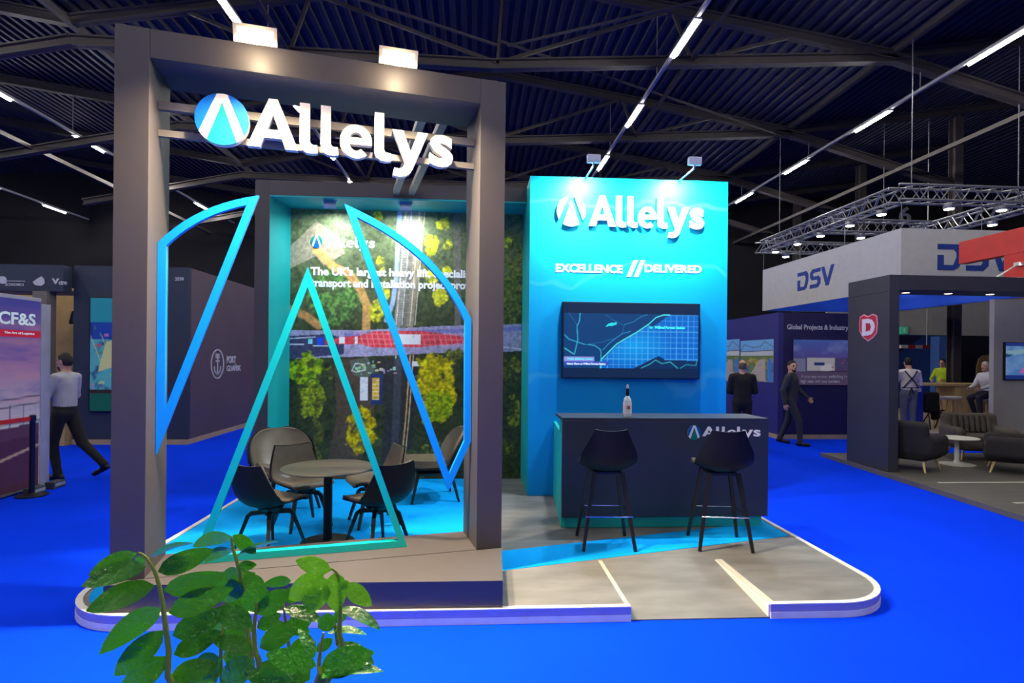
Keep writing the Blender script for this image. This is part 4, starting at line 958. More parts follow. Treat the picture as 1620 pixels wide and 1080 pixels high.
for q, yy in enumerate((7.62, 7.98)):  # small cable trunk boxes with a pale front plate, not lamps
    o = thing('trunk_box', 'small dark cable trunk box on the carpet at the foot of the poster stand', 'lamp', (PXC + .17, yy, 0), 0, 'cable trunk boxes at the poster stand')
    box('body', (-.06, .06, -.11, .11, .0, .09), mat('trunk_body', (60, 66, 72), .5), o, .008); box('lens', (.0605, .064, -.09, .09, .03, .07), mat('trunk_plate', (150, 160, 166), .3), o)
bp_ = thing('barrier_post', 'dark belt barrier post with red belt in front of the poster', 'barrier', (-5.42, 7.52, 0))
MB().lathe([(.17, 0), (.17, .015), (.05, .03), (.03, .04), (.03, .92), (.036, .93), (.036, .99), (.02, 1.0)], 20).build('post', mat('navy_post', (22, 22, 38), .4), bp_, .6)
box('belt', (-.004, .004, -.9, -.037, .93, .98), mat('red_belt', (190, 20, 24), .6), bp_)
# harbour company block
pg_front = mat('ink_blue_panel', (38, 50, 72), .6, var=.06, scale=1.5); pg_side = mat('plum_grey_panel', (84, 72, 82), .6, var=.08, scale=1.2); beige = mat('beige_skirting', (172, 150, 122), .6); pale_ink = mat('pale_ink', (196, 200, 206), .6)
pg = thing('harbour_stand', 'tall dark block with anchor emblem reading PORT GDANSK', 'stand', (0, 0, 0))
box('front_wall', (-7.75, -5.592, 11.77, 11.86, .1, 3.47), pg_front, pg); box('side_wall', (-5.66, -5.59, 11.861, 15.3, .1, 3.47), pg_side, pg); box('back_wall', (-7.75, -5.661, 15.2, 15.3, .1, 3.47), pg_front, pg); box('side_wall', (-7.75, -7.66, 11.861, 15.199, .1, 3.47), pg_front, pg)
MB().box(-7.76, -5.58, 11.75, 11.87, 0, .0995).box(-5.67, -5.58, 11.871, 15.31, 0, .0995).build('skirting', beige, pg)
SPG = T(-5.589, 0, 0) @ Matrix(((0, -1, 0, 0), (1, 0, 0, 0), (0, 0, 1, 0), (0, 0, 0, 1)))
e0 = on_x(333, 592, -5.59); e1 = on_x(354, 592, -5.59); cy = (e0.y + e1.y) / 2; ry = (e1.y - e0.y) / 2 * 1.0; ez = (on_x(343, 552, -5.59).z + on_x(343, 599, -5.59).z) / 2; rzz = (on_x(343, 552, -5.59).z - on_x(343, 599, -5.59).z) / 2
C = [(cy + math.cos(2 * PI * q / 40) * ry, ez + math.sin(2 * PI * q / 40) * rzz) for q in range(40)]; Ci = [(cy + (p[0] - cy) * .86, ez + (p[1] - ez) * .92) for p in C]
MB().ring(C, Ci, 0, .006, 0, SPG @ UPR).build('emblem_ring', pale_ink, pg)
mb = MB()
def stroke(mb, pts, wd, tf, mi=0):
    for (ax, ay), (bx, by) in zip(pts[:-1], pts[1:]):
        d = Vector((bx - ax, by - ay)); d.normalize(); nn = Vector((-d.y, d.x)) * wd / 2; e = d * wd * .3
        P = [(ax - e.x - nn.x, ay - e.y - nn.y), (bx + e.x - nn.x, by + e.y - nn.y), (bx + e.x + nn.x, by + e.y + nn.y), (ax - e.x + nn.x, ay - e.y + nn.y)]
        mb.prism(P, 0, .006, mi, tf)
an = lambda x, y: (cy + x * ry, ez + y * rzz)
for pts, wd in (([(0, .35), (0, -.62)], .05), ([(-.25, .2), (.25, .2)], .045), ([(-.48, -.2), (-.42, -.45), (-.2, -.62), (0, -.68), (.2, -.62), (.42, -.45), (.48, -.2)], .05), ([(-.25, .45), (-.25, .62), (.25, .62), (.25, .45), (-.25, .45)], .05)): stroke(mb, [an(*p) for p in pts], wd, SPG @ UPR)
mb.build('anchor_emblem', pale_ink, pg)
sign_text('wall_lettering', 'PORT', on_x(358.5, 570, -5.59).y, on_x(373, 570, -5.59).y, on_x(365, 574, -5.59).z, on_x(365, 563, -5.59).z, -.006, .006, pale_ink, pg, .03, SPG)
sign_text('wall_lettering', 'GDAŃSK', on_x(358.5, 570, -5.59).y, on_x(381, 570, -5.59).y, on_x(365, 587, -5.59).z, on_x(365, 575, -5.59).z, -.006, .006, pale_ink, pg, .03, SPG)
sign_text('wall_lettering', '2E99', on_y(277, 441, 11.77).x, on_y(291, 441, 11.77).x, on_y(283, 444, 11.77).z, on_y(283, 438.5, 11.77).z, 11.764, .005, pale_ink, pg, .02)
ps = thing('portrait_screen', 'upright screen with a blue and teal harbour picture on the dark block', 'screen', (0, 0, 0))
sa_ = on_y(144, 472, 11.74); 
box('casing', (sa_.x, sa_.x + 1.0, 11.70, 11.768, .64, 2.86), blk, ps)
pc = Pic(0, 100, 0, 180, 70, 120); pc.fill((36, 150, 190)); n = fbm(pc.X, pc.Y, 16, 70)
pc.rect(0, 100, 38, 66, (26, 70, 190)); pc.rect(0, 100, 66, 148, (84, 170, 206)); pc.put(np.clip((n - .55) * 5, 0, .8) * (pc.Y > 40), lin((24, 50, 130)))
for q in range(28):
    z = random.Random(q + 300); x, y = z.uniform(0, 95), z.uniform(44, 140); pc.rect(x, x + z.uniform(3, 14), y, y + z.uniform(2, 8), (z.randint(20, 240), z.randint(60, 220), z.randint(60, 220)), .75)
for q in range(5): pc.line([(q * 22, 60), (q * 22 + 20, 100 + q * 3)], 1.5, (200, 206, 190), .8)
pc.poly([(15, 118), (30, 70), (46, 66), (44, 110)], (206, 206, 160), .9); pc.rect(0, 100, 146, 152, (50, 34, 32)); pc.rect(0, 100, 152, 180, (14, 92, 82))
pc.sheet('display', sa_.x + .02, sa_.x + .98, .66, 2.84, 11.698, mat_print('portrait_screen_light', emit=.45), ps)
# stand with logo fascia behind the poster
gs = thing('logo_fascia_stand', 'grey stand with dark fascia of pale sponsor logos behind the poster', 'stand', (0, 0, 0))
fy = 11.5
box('fascia', (-12.5, -7.77, fy, fy + .25, 2.93, 3.43), pg_front, gs); box('fascia_underside', (-12.5, -7.77, fy + .251, fy + 1.0, 2.95, 2.98), warm_grey, gs)
box('post', (-8.28, -8.02, fy - .05, fy + .2, 0, 2.929), warm_grey, gs); 
box('back_wall', (-12.5, -7.77, 13.4, 13.5, 0, 3.2), mat('honey_wall', (196, 164, 96), .7), gs); box('low_cabinet', (-8.0, -7.78, fy + .1, fy + .6, 0, .95), mat('honey_cabinet', (188, 160, 110), .6), gs)
box('skirting', (-8.0, -7.77, 12.2, 12.3, 0, .1), beige, gs)
MB().lathe([(.0, .26), (.1, .26), (.15, .02), (.13, 0), (0, .0)], 20, 0, T(-7.95, fy + .7, 2.35)).build('pendant', blk, gs, .6)
MB().tube([(-7.95, fy + .7, 2.6), (-7.95, fy + .7, 2.95)], .008, 6).build('pendant_cord', blk, gs)
zz = on_y(20, 445, fy).z
for s_, u0_, u1_, v0, v1, bo in (('e', -3, 11, 437, 449, .05), ('ecommerce', 9, 40, 443.5, 445.5, .0), ('ECONOMICS', 9, 38, 448, 452, .02), ('V', 82, 94, 439, 448, .05), ('ctro', 93, 106, 442.5, 449, .03)):
    sign_text('fascia_logo', s_, on_y(u0_, 445, fy).x, on_y(u1_, 445, fy).x, on_y(20, v1, fy).z, on_y(20, v0, fy).z, fy - .006, .005, pale_ink, gs, bo)
bl = [on_y(u, v, fy) for u, v in ((52, 446), (56, 443), (60, 440), (66, 437), (70, 441), (71, 448), (66, 452), (56, 451))]
MB().prism(ccw([(p.x, p.z) for p in bl]), 0, .005, 0, T(0, fy - .001, 0) @ UPR).build('fascia_logo', pale_ink, gs)

# ================================================================== RIGHT: navy stand with hanging banner
navy_l = mat('navy_wall', (40, 40, 108), .6, var=.05, scale=1.5); navy_d = mat('deep_navy_wall', (20, 16, 74), .6, var=.05, scale=1.5)
ds = thing('navy_stand', 'navy stand walls with pictures and the words Global Projects and Industry', 'stand', (0, 0, 0))
WX, WY = 6.84, 12.66
box('side_wall', (WX, WX + .12, WY, 17.0, .1, 2.85), navy_l, ds); box('front_wall', (WX + .1205, 9.6, WY + .001, WY + .13, .1, 2.85), navy_d, ds)
MB().box(WX - .02, WX + .12, WY - .03, 17.0, 0, .0995).box(WX + .1205, 9.6, WY - .03, WY + .13, 0, .0995).build('skirting', beige, ds)
sign_text('wall_lettering', 'Global Projects & Industry', on_y(1245, 520, WY).x, on_y(1342, 520, WY).x, on_y(1300, 524, WY).z, on_y(1300, 513.5, WY).z, WY - .006, .005, pale_ink, ds, .02)
ink = mat_print('picture_ink'); inke = mat_print('picture_backlit', emit=.35)
MXF = T(WX - .004, 0, 0) @ Matrix(((0, 1, 0, 0), (-1, 0, 0, 0), (0, 0, 1, 0), (0, 0, 0, 1)))      # drawing x -> -y, facing -x
def bridge(seed):
    p = Pic(0, 100, 0, 130, 60, 76); p.fill((120, 176, 214)); n = fbm(p.X, p.Y, 22, seed)
    p.rect(0, 100, 0, 40, (110, 172, 212)); p.rect(0, 100, 36, 52, (188, 196, 190)); p.rect(0, 100, 50, 130, (96, 120, 70)); p.put(np.clip((n - .5) * 4, 0, 1) * (p.Y > 52), lin((196, 170, 60)))
    p.line([(0, 34), (14, 12), (40, 24), (64, 20), (76, 6), (100, 24)], 2.5, (90, 106, 126)); p.line([(0, 36), (100, 34)], 3, (86, 98, 116))
    for q in range(9): p.line([(8 + q * 11, 36), (8 + q * 11, 20)], 1, (110, 124, 140), .8)
    p.poly([(20, 130), (60, 62), (76, 62), (80, 130)], (176, 166, 150)); p.poly([(0, 90), (30, 80), (22, 130), (0, 130)], (40, 96, 170)); p.poly([(84, 60), (96, 60), (100, 130), (84, 130)], (64, 130, 190))
    for q in range(30):
        z = random.Random(seed * 99 + q); x, y = z.uniform(0, 96), z.uniform(54, 126); p.rect(x, x + z.uniform(2, 7), y, y + z.uniform(2, 6), (z.randint(40, 230), z.randint(60, 200), z.randint(40, 190)), .7)
    return p
for u0_, u1_, sd in ((1172, 1224, 3), (1128, 1170, 8)):
    a = on_x(u1_, 537, WX); b = on_x(u0_, 537, WX); zt = on_x(u1_, 536, WX).z; zb = on_x(u1_, 605, WX).z
    w_ = thing('wall_picture', 'sunny bridge and river picture on the navy side wall' if sd == 3 else 'pale city picture on the navy side wall beside the bridge picture', 'picture', (0, 0, 0))
    MB().box(-b.y, -a.y, .0, .0039, zb, zt, 0, MXF).build('board', mat('picture_board', (200, 200, 200), .5), w_)
    bridge(sd).sheet('print', -b.y, -a.y, zb, zt, -.001, ink, w_, MXF)
a = on_y(1254, 537, WY); b = on_y(1352, 609, WY)
w_ = thing('wall_picture', 'wide purple picture of a white truck under the Global Projects lettering', 'picture', (0, 0, 0))
box('board', (a.x, b.x, WY - .03, WY - .001, b.z, a.z), blk, w_)
pc = Pic(0, 100, 0, 76, 80, 60); n = fbm(pc.X, pc.Y * 2, 30, 5); k = np.clip(pc.Y / 30, 0, 1)[..., None]; pc.C = np.array(lin((84, 112, 210))) * (1 - k) + np.array(lin((100, 90, 180))) * k
pc.put(np.clip((n - .5) * 3, 0, .6) * (pc.Y < 32), lin((140, 150, 225))); pc.rect(0, 100, 30, 76, (88, 80, 128)); pc.rect(0, 20, 32, 54, (140, 140, 190)); pc.rect(22, 66, 30, 52, (206, 200, 214)); pc.rect(34, 50, 38, 43, (40, 60, 150)); pc.poly([(44, 44), (60, 40), (66, 52), (44, 54)], (226, 224, 234))
for q in range(40):
    z = random.Random(q + 900); x, y = z.uniform(60, 98), z.uniform(30, 52); pc.rect(x, x + 3, y, y + 2, (z.randint(40, 190), z.randint(40, 110), z.randint(90, 190)), .7)
pc.rect(0, 100, 54, 76, (110, 84, 120), .7); pc.line([(40, 53), (98, 53)], 2, (30, 26, 50), .8)
pc.sheet('print', a.x, b.x, b.z, a.z, WY - .031, inke, w_)
for s_, v0, v1, u1_ in (('A journey across switching terrain,', 592.5, 599, 1352), ('high seas, and new borders.', 600, 607, 1328)):
    cap_ = sign_text('lettering', s_, on_y(1265.5, 595, WY).x, on_y(u1_, 595, WY).x, on_y(1300, v1, WY).z, on_y(1300, v0, WY).z, WY - .036, .004, pale_ink, w_, .01); cap_['kind'] = 'stuff'
# hanging square banner
ban_o = mat('pale_banner_cloth', (176, 178, 184), .8, var=.04); ban_i = mat('blue_banner_lining', (24, 84, 214), .8, var=.04); dsv_b = mat('banner_blue_print', (20, 52, 140), .7)
BX, BY, BX2, BY2, BZ0, BZ1 = 8.32, 10.84, 12.0, 16.3, 3.2, 4.38
bn = thing('hanging_banner', 'big square pale banner printed DSV hanging below the lighting truss', 'banner', (0, 0, 0))
for d, di in (((BX, BX2, BY, BY + .03), (BX + .03, BX2 - .03, BY + .031, BY + .04)), ((BX, BX2, BY2 - .03, BY2), (BX + .03, BX2 - .03, BY2 - .04, BY2 - .031)), ((BX, BX + .03, BY + .0305, BY2 - .0305), (BX + .031, BX + .04, BY + .041, BY2 - .041)), ((BX2 - .03, BX2, BY + .0305, BY2 - .0305), (BX2 - .04, BX2 - .031, BY + .041, BY2 - .041))):
    box('cloth', d + (BZ0, BZ1), ban_o, bn); box('lining', di + (BZ0 + .01, BZ1 - .01), ban_i, bn)
def dsv(tf, x0, x1, z0, z1, parent):
    k = (x1 - x0) / 3.0; h = z1 - z0; Q = lambda x, y: (x0 + (x + (y - .5) * .0) * k, z0 + y * h)
    polys = {'D': [[(.0, 0), (.62, 0), (.82, .12), (.95, .5), (.95, .8), (.8, 1), (.0, 1), (.0, .8), (.62, .8), (.72, .68), (.72, .5), (.6, .2), (.23, .2), (.23, .58), (.0, .58)]],
             'S': [[(1.08, 0), (1.75, 0), (1.95, .2), (1.95, .45), (1.8, .6), (1.4, .6), (1.3, .7), (1.4, .8), (1.95, .8), (1.95, 1), (1.3, 1), (1.1, .84), (1.1, .58), (1.25, .42), (1.65, .42), (1.73, .32), (1.65, .2), (1.08, .2)]],
             'V': [[(2.0, 1), (2.24, 1), (2.48, .32), (2.76, 1), (3.0, 1), (2.58, 0), (2.36, 0)]]}
    for nme, L in polys.items():
        v, f = curve_geo([[Q(*p) for p in L[0]]])
        MB().add([(p[0], -.008 + .008 * (.5 - p[2]), p[1]) for p in v], f, 0, tf).build('banner_letter', dsv_b, parent)
MXB = T(BX, 0, 0) @ Matrix(((0, 1, 0, 0), (-1, 0, 0, 0), (0, 0, 1, 0), (0, 0, 0, 1)))
a = on_x(1262, 440, BX); b = on_x(1320, 440, BX); m1 = on_x(1290, 425, BX).z; m0 = on_x(1290, 455, BX).z
dsv(MXB, -a.y, -b.y, m0, m1, bn)
a = on_y(1483, 410, BY); b = on_y(1607, 410, BY)
dsv(T(0, BY, 0), a.x, b.x, on_y(1540, 428, BY).z, on_y(1540, 387, BY).z, bn)
alu = mat('truss_aluminium', (150, 152, 158), .35, metal=.7)
def lattice(p, q, wh, group='aluminium box trusses over the banner'):
    p, q = Vector(p), Vector(q); L = (q - p).length; ang = math.atan2(q.y - p.y, q.x - p.x)
    t = thing('lighting_truss', 'aluminium lattice truss ' + wh, 'truss', p, ang, group); h = .145
    for y in (-h, h):
        for z in (-h, h): MB().tube([(0, y, z), (L, y, z)], .025, 8).build('chord', alu, t, .8)
    mb = MB(); n = int(L / .42)
    for i in range(n):
        a, b = L * i / n, L * (i + 1) / n; m = (a + b) / 2
        for y in (-h, h): mb.tube([(a, y, -h), (m, y, h)], .012, 5).tube([(m, y, h), (b, y, -h)], .012, 5)
        for z in (-h, h): mb.tube([(a, -h, z), (m, h, z)], .012, 5).tube([(m, h, z), (b, -h, z)], .012, 5)
    mb.build('lattice', alu, t); return t
TZ = 5.05; h_ = .18
lattice((BX, BY + h_, TZ), (BX, BY2 - h_, TZ), 'above the banner side that faces the aisle'); lattice((BX - .16, BY, TZ), (BX2, BY, TZ), 'above the banner front behind the red frame'); lattice((BX - .16, BY2, TZ), (BX2, BY2, TZ), 'above the rear of the banner square'); lattice((11.3, BY + h_, TZ), (11.3, BY2 - h_, TZ), 'running front to rear inside the banner square'); lattice((BX + .18, 13.6, TZ), (11.1, 13.6, TZ), 'crossing the middle of the banner square')
ledm = mat('led_glow', (240, 245, 255), .4, emit=(235, 240, 255), emit_s=26)
for i, (x, y) in enumerate(((BX, 11.4), (BX, 12.4), (BX, 13.5), (BX, 14.5), (BX, 15.6), (9.3, BY), (10.4, BY), (11.6, BY), (9.0, BY2), (10.2, BY2), (11.3, 12.0), (11.3, 14.2), (9.4, 13.6), (10.4, 13.6))):
    t = thing('truss_spot', 'round LED spot clamped under the aluminium truss', 'spotlight', (x, y, TZ - .17), 0, 'LED spots under the truss')
    MB().lathe([(.09, -.10), (.1, -.08), (.1, -.02), (.03, -.005)], 14).build('housing', alu, t, .6); MB().lathe([(.0, -.112), (.08, -.112), (.085, -.101), (0, -.101)], 14).build('lens', ledm, t)
for i, (x, y) in enumerate(((BX + .015, BY + .015), (BX + .015, BY2 - .015), (BX + .015, 12.6), (BX + .015, 14.4), (11.3, BY + .015), (10.0, BY + .015))):
    o = MB().tube([(x, y, BZ1), (x, y, TZ - .17)], .008, 6).build('banner_cable', hang); tag(o, 'thin cable between the banner top and the truss', 'cable', 'cables holding the banner')
for i, (x, y) in enumerate(((BX + .2, BY), (BX, 15.4), (11.3, 11.4), (11.3, 15.4))):
    o = MB().tube([(x, y, TZ + .17), (x, y, roof_z(x) - .1)], .01, 6).build('truss_cable', hang); tag(o, 'thin cable hanging the lighting truss from the roof', 'cable', 'cables holding the lighting truss')
s6 = sign_text('bay_number', '6', on_y(1422, 340, 25.49).x, on_y(1441, 340, 25.49).x, on_y(1432, 352, 25.49).z, on_y(1432, 327, 25.49).z, 25.46, .03, pale_ink, None, .02); tag(s6, 'pale number 6 fixed to the dark back wall', 'number')

# ================================================================== RIGHT: lounge stand with shield emblem
dk_col = mat('slate_panel', (48, 50, 62), .55, var=.05, scale=2); grey_f = mat('dark_grey_boards', (84, 82, 78), .6, var=.15, scale=2, stretch=(1, 4, 1)); taupe_e = mat('taupe_edge', (96, 90, 84), .5)
DZ = .06
ls = thing('lounge_platform', 'dark grey floor platform of the lounge stand along the aisle', 'platform', (0, 0, 0))
MB().prism([(6.06, 5.4), (13, 5.4), (13, 10.35), (6.45, 10.35)], 0, DZ).build('deck', grey_f, ls)
MB().prism([(6.03, 5.4), (6.06, 5.4), (6.45, 10.35), (6.42, 10.35)], 0, DZ + .008).build('edge_profile', taupe_e, ls)
for y_ in (7.75, 6.6): box('tape', (6.55, 8.3, y_, y_ + .05, DZ, DZ + .003), tape, ls)
lf = thing('lounge_portal', 'slate portal with red shield emblem, downlights and wide top beam', 'frame', (0, 0, 0))
box('side_wall', (6.37, 6.53, 8.53, 9.52, DZ + .001, 3.10), dk_col, lf, .004); box('top_beam', (6.5305, 12.5, 8.53, 9.15, 2.87, 3.10), dk_col, lf, .004)
box('end_wall', (12.3, 12.46, 8.56, 9.52, DZ + .001, 2.868), dk_col, lf)
dl = mat('downlight_glow', (255, 236, 205), .4, emit=(255, 232, 196), emit_s=4)
for u in (1437, 1500, 1561, 1617):
    p = on_z(u, 462 + (u - 1437) * .03, 2.869)
    t = thing('downlight', 'small round recessed downlight under the slate portal beam', 'light', (p.x, 8.86, 2.869), 0, 'downlights under the portal beam')
    MB().lathe([(.06, -.006), (.066, -.004), (.066, 0), (.05, 0)], 18).build('trim_ring', pale_alu, t); MB().lathe([(0, -.008), (.052, -.008), (.052, -.003), (0, -.003)], 18).build('lens', dl, t)
    spot('downlight_beam', (0, 0, -.02), (0, .05, -1), 9, 1.9, .6, (1, .85, .65), t, .04)
MXC = T(6.37, 0, 0) @ Matrix(((0, 1, 0, 0), (-1, 0, 0, 0), (0, 0, 1, 0), (0, 0, 0, 1)))
def colpt(u, v): p = on_x(u, v, 6.37); return (-p.y, p.z)
shield = [(1361, 501), (1367, 497), (1374, 500), (1381, 496), (1388, 499), (1389, 512), (1387.5, 527), (1382, 534), (1373.5, 540), (1365, 533), (1360, 524), (1359.5, 512)]
sh_p = ccw([colpt(*p) for p in shield]); red_s = mat('shield_red', (186, 34, 64), .5); pink_s = mat('shield_pale', (226, 150, 168), .5)
MB().prism(sh_p, 0, .006, 0, MXC @ UPR).build('shield_border', pink_s, lf); MB().prism(inset(sh_p, .02), .0065, .010, 0, MXC @ UPR).build('shield_field', red_s, lf)
a = colpt(1365, 505); b = colpt(1385, 530)
sign_text('shield_letter', 'D', a[0], b[0], b[1], a[1], -.014, .004, mat('shield_white', (214, 210, 222), .5), lf, .06, MXC)
sign_text('shield_mark', 'X', a[0] + .08, b[0] - .10, b[1] + .07, a[1] - .07, -.016, .004, red_s, lf, .0, MXC)
box('joint_line', (6.3685, 6.3699, 8.54, 9.51, 2.84, 2.848), char_d, lf)
# clamp light and red frame on the portal
rl = thing('red_frame', 'red angular frame rising above the slate portal beam', 'sign', (0, 0, 0))
red_p = mat('red_lacquer', (196, 40, 40), .5)
a = on_y(1517, 383, 10.0)
box('beam', (a.x, a.x + .16, 6.2, 10.0, a.z - .40, a.z), red_p, rl, .004); box('post', (a.x - .0, a.x + .16, 8.62, 9.1, 3.1005, a.z - .401), red_p, rl, .004)
cl = thing('clamp_light', 'white clamp light on a thin arm on the portal beam', 'light', (a.x - .35, 8.9, 3.10)); wh = mat('white_plastic', (214, 212, 206), .4)
MB().tube([(-.12, 0, .01), (0, 0, .03), (.3, -.1, .25)], .012, 8).build('arm', wh, cl, .8); MB().box(.26, .4, -.16, -.06, .22, .28, bev=.01).build('head', wh, cl); MB().box(-.2, -.02, -.05, .05, 0, .035, bev=.008).build('clamp', wh, cl)
spot('clamp_beam', (.33, -.2, .24), (-.5, -.5, -.2), 14, 2.2, .8, (1, .93, .82), cl, .05)
# rear partition with screen
rp_ = tag(box('partition', (9.68, 12.2, 10.22, 10.32, DZ + .001, 2.95), mat('pale_grey_panel', (150, 148, 152), .6, var=.04)), 'pale grey partition behind the lounge armchairs', 'partition')
a = on_y(1588, 541, 10.2); b = on_y(1660, 601, 10.2)
t = thing('lounge_screen', 'flat screen with pale blue aircraft picture on the grey partition', 'screen', (0, 0, 0)); box('casing', (a.x, b.x, 10.17, 10.219, b.z, a.z), blk, t)
pc = Pic(0, 100, 0, 80, 60, 50); pc.fill((90, 140, 214)); n = fbm(pc.X, pc.Y, 25, 4); pc.put(np.clip((n - .45) * 3, 0, .8), lin((130, 176, 230))); pc.poly([(0, 18), (100, 6), (100, 14), (0, 30)], (150, 190, 214)); pc.poly([(0, 24), (16, 26), (6, 32), (0, 32)], (40, 90, 140)); pc.poly([(30, 66), (44, 48), (62, 44), (70, 70)], (226, 110, 200)); pc.rect(0, 100, 0, 8, (40, 66, 150)); pc.rect(0, 100, 71, 80, (36, 60, 146))
pc.sheet('display', a.x + .01, b.x - .01, b.z + .01, a.z - .01, 10.168, mat_print('lounge_screen_light', emit=.5), t)
# soft seating
fab = mat('charcoal_felt', (40, 36, 40), .9, var=.12, scale=20, bump=.3, bscale=200); fab2 = mat('brown_grey_felt', (74, 68, 66), .9, var=.12, scale=20, bump=.3, bscale=200); oak = mat('pale_oak', (206, 178, 130), .55, var=.15, scale=8, stretch=(1, 1, .2))
def armchair(name, label, cat, loc, rz, w, m, group, channels=0):
    t = thing(name, label, cat, loc, rz, group); hw = w / 2
    pr = [lambda P: rbox(P, (0, .02, .27), (hw - .06, .33, .10), .07), lambda P: rbox(P, (-hw + .06, .0, .40), (.09, .34, .17), .085), lambda P: rbox(P, (hw - .06, .0, .40), (.09, .34, .17), .085), lambda P: rbox(P, (0, -.30, .52), (hw - .02, .085, .27), .08, 0, .18)]
    soft('body', pr, (-hw - .1, -.55, .1), (hw + .1, .45, .92), .024, m, t, .05)
    soft('seat_cushion', [lambda P: rbox(P, (0, .05, .385), (hw - .155, .30, .055), .045)], (-hw, -.35, .25), (hw, .45, .5), .02, m, t)
    for q in range(channels):
        x = -hw + .2 + (w - .4) * q / (channels - 1)
        MB().tube([(x, -.175, .46), (x, -.205, .60), (x, -.235, .74)], [.03, .045, .03], 8).build('back_channel', m, t, 1.2)
    for x in (-1, 1):
        for y in (-1, 1): MB().tube([(x * (hw - .14), y * .22, .2), (x * (hw - .08), y * .28, 0)], [.024, .013], 8).build('leg', oak, t, .8)
    return t
armchair('armchair', 'charcoal felt armchair with pale legs beside the slate portal wall', 'armchair', (6.98, 8.84, DZ), face(.85, .5), .78, fab, 'felt armchairs around the low white table')
armchair('armchair', 'charcoal felt armchair with pale legs in front of the grey partition', 'armchair', (8.42, 8.55, DZ), face(-.75, .65), .82, fab, 'felt armchairs around the low white table')
armchair('loveseat', 'brown grey loveseat with channelled back facing the low white table', 'sofa', (8.92, 9.72, DZ), face(-.3, -1), .92, fab2, 'felt armchairs around the low white table', 7)
ctb = thing('coffee_table', 'low white round table between the felt armchairs', 'table', (8.04, 9.16, DZ)); whs = mat('white_satin', (206, 206, 198), .4)
MB().lathe([(.0, 0), (.26, 0), (.26, .012), (.05, .04), (.035, .08), (.035, .40), (.06, .43), (.3, .435), (.31, .445), (.3, .455), (0, .455)], 36).build('pedestal', whs, ctb, .6)

# ================================================================== RIGHT: bar area of the navy stand
df = tag(box('bar_floor', (9.7, 20.5, 12.9, 20.5, 0, .1), mat('pale_bar_floor', (168, 156, 140), .6, var=.1, scale=2)), 'pale raised floor under the wooden bar', 'platform')
bwl = thing('bar_back_wall', 'dark blue wall behind the bar with grey fascia panels above', 'wall', (0, 0, 0))
for q in range(4): box('fascia_panel', (12.6 + q * 2.0, 14.592 + q * 2.0, 20.0, 20.1, 2.75, 4.3), mat('grey_fascia', (168, 168, 166), .7, var=.04), bwl)
box('wall_panel', (12.6, 17.4, 20.03, 20.1, .101, 2.749), mat('mid_blue_wall', (22, 56, 120), .6), bwl); box('wall_panel', (17.401, 20.5, 20.03, 20.1, .101, 2.749), mat('night_wall', (18, 20, 40), .6), bwl)
MB().prism([(12.6, 2.7), (12.6, .6), (13.7, 1.0), (16.2, 2.7)][::-1], 0, .02, 0, T(0, 20.029, 0) @ UPR).build('dark_print', mat('night_print', (10, 22, 56), .6), bwl)
box('pillar', (16.5, 16.95, 19.6, 20.0, .101, 2.7), mat('pale_blue_pillar', (70, 110, 190), .6), bwl)
wv = thing('woven_screen', 'tall rounded woven wooden screen behind the bar', 'screen', (17.75, 18.9, .1))
MB().prism([(-.5, 0), (.5, 0), (.5, 1.5), (.42, 1.75), (.25, 1.9), (0, 1.95), (-.25, 1.92), (-.42, 1.8), (-.5, 1.5)], 0, .05, 0, UPR).build('panel', mat('woven_wood', (120, 96, 66), .8, var=.3, scale=30, stretch=(1, 1, 5)), wv)
e = thing('exit_sign', 'small green exit sign on the grey fascia', 'sign', (0, 0, 0)); a = on_y(1426, 517, 19.9); b = on_y(1436, 528, 19.9)
box('box', (a.x, b.x, 19.9, 19.99, b.z, a.z), mat('exit_green', (40, 150, 120), .5, emit=(40, 150, 120), emit_s=.4), e); MB().tube([((a.x + b.x) / 2, 19.895, b.z + .05), ((a.x + b.x) / 2, 19.895, a.z - .05)], .03, 6).build('figure', whs, e)
bar = thing('wooden_bar', 'long pale wooden high table at the back of the navy stand', 'bar', (0, 0, .1))
box('top', (11.6, 14.6, 14.4, 15.1, 1.05, 1.11), oak, bar, .005)
for q in range(4): box('end_plank', (12.6 + q * .19, 12.782 + q * .19, 14.43, 14.46, .001, 1.049), oak, bar)
box('end_panel', (12.6, 13.36, 14.4605, 15.06, .001, 1.049), oak, bar); box('end_panel', (11.65, 11.72, 14.43, 15.07, .001, 1.049), oak, bar)
def stool2(label, x, y):
    t = thing('high_stool', label, 'stool', (x, y, .1), 0, 'white high stools at the wooden bar')
    MB().lathe([(.05, .70), (.17, .72), (.20, .76), (.20, .79), (.17, .80), (0, .795)], 20).build('seat', whs, t, .6)
    for k in range(4): MB().tube([(.1 * math.cos(k * PI / 2 + .7), .1 * math.sin(k * PI / 2 + .7), .72), (.21 * math.cos(k * PI / 2 + .7), .21 * math.sin(k * PI / 2 + .7), 0)], [.02, .013], 6).build('leg', oak, t)
    return t
stool2('white high stool with oak legs nearest the blue box at the bar', 11.75, 14.05); stool2('white high stool with oak legs against the plank end of the bar', 12.2, 14.05)
stool2('white high stool carrying the seated person in white', 12.85, 13.75)
bb = thing('blue_cabinet', 'narrow royal blue cabinet with two white squares beside the waiter', 'cabinet', (0, 0, .1)); a = on_y(1446, 605, 13.7); b = on_y(1461, 605, 13.7)
box('body', (a.x, b.x, 13.7, 14.1, .001, a.z - .1), mat('royal_blue', (30, 46, 160), .5), bb)
for q in (0, 1): box('label_square', (a.x + .035 + q * .085, a.x + .105 + q * .085, 13.693, 13.6995, a.z - .33, a.z - .23), whs, bb)
jk = thing('bar_chair', 'black folding chair draped with a coat beside the blue cabinet', 'chair', (11.42, 13.72, .1))
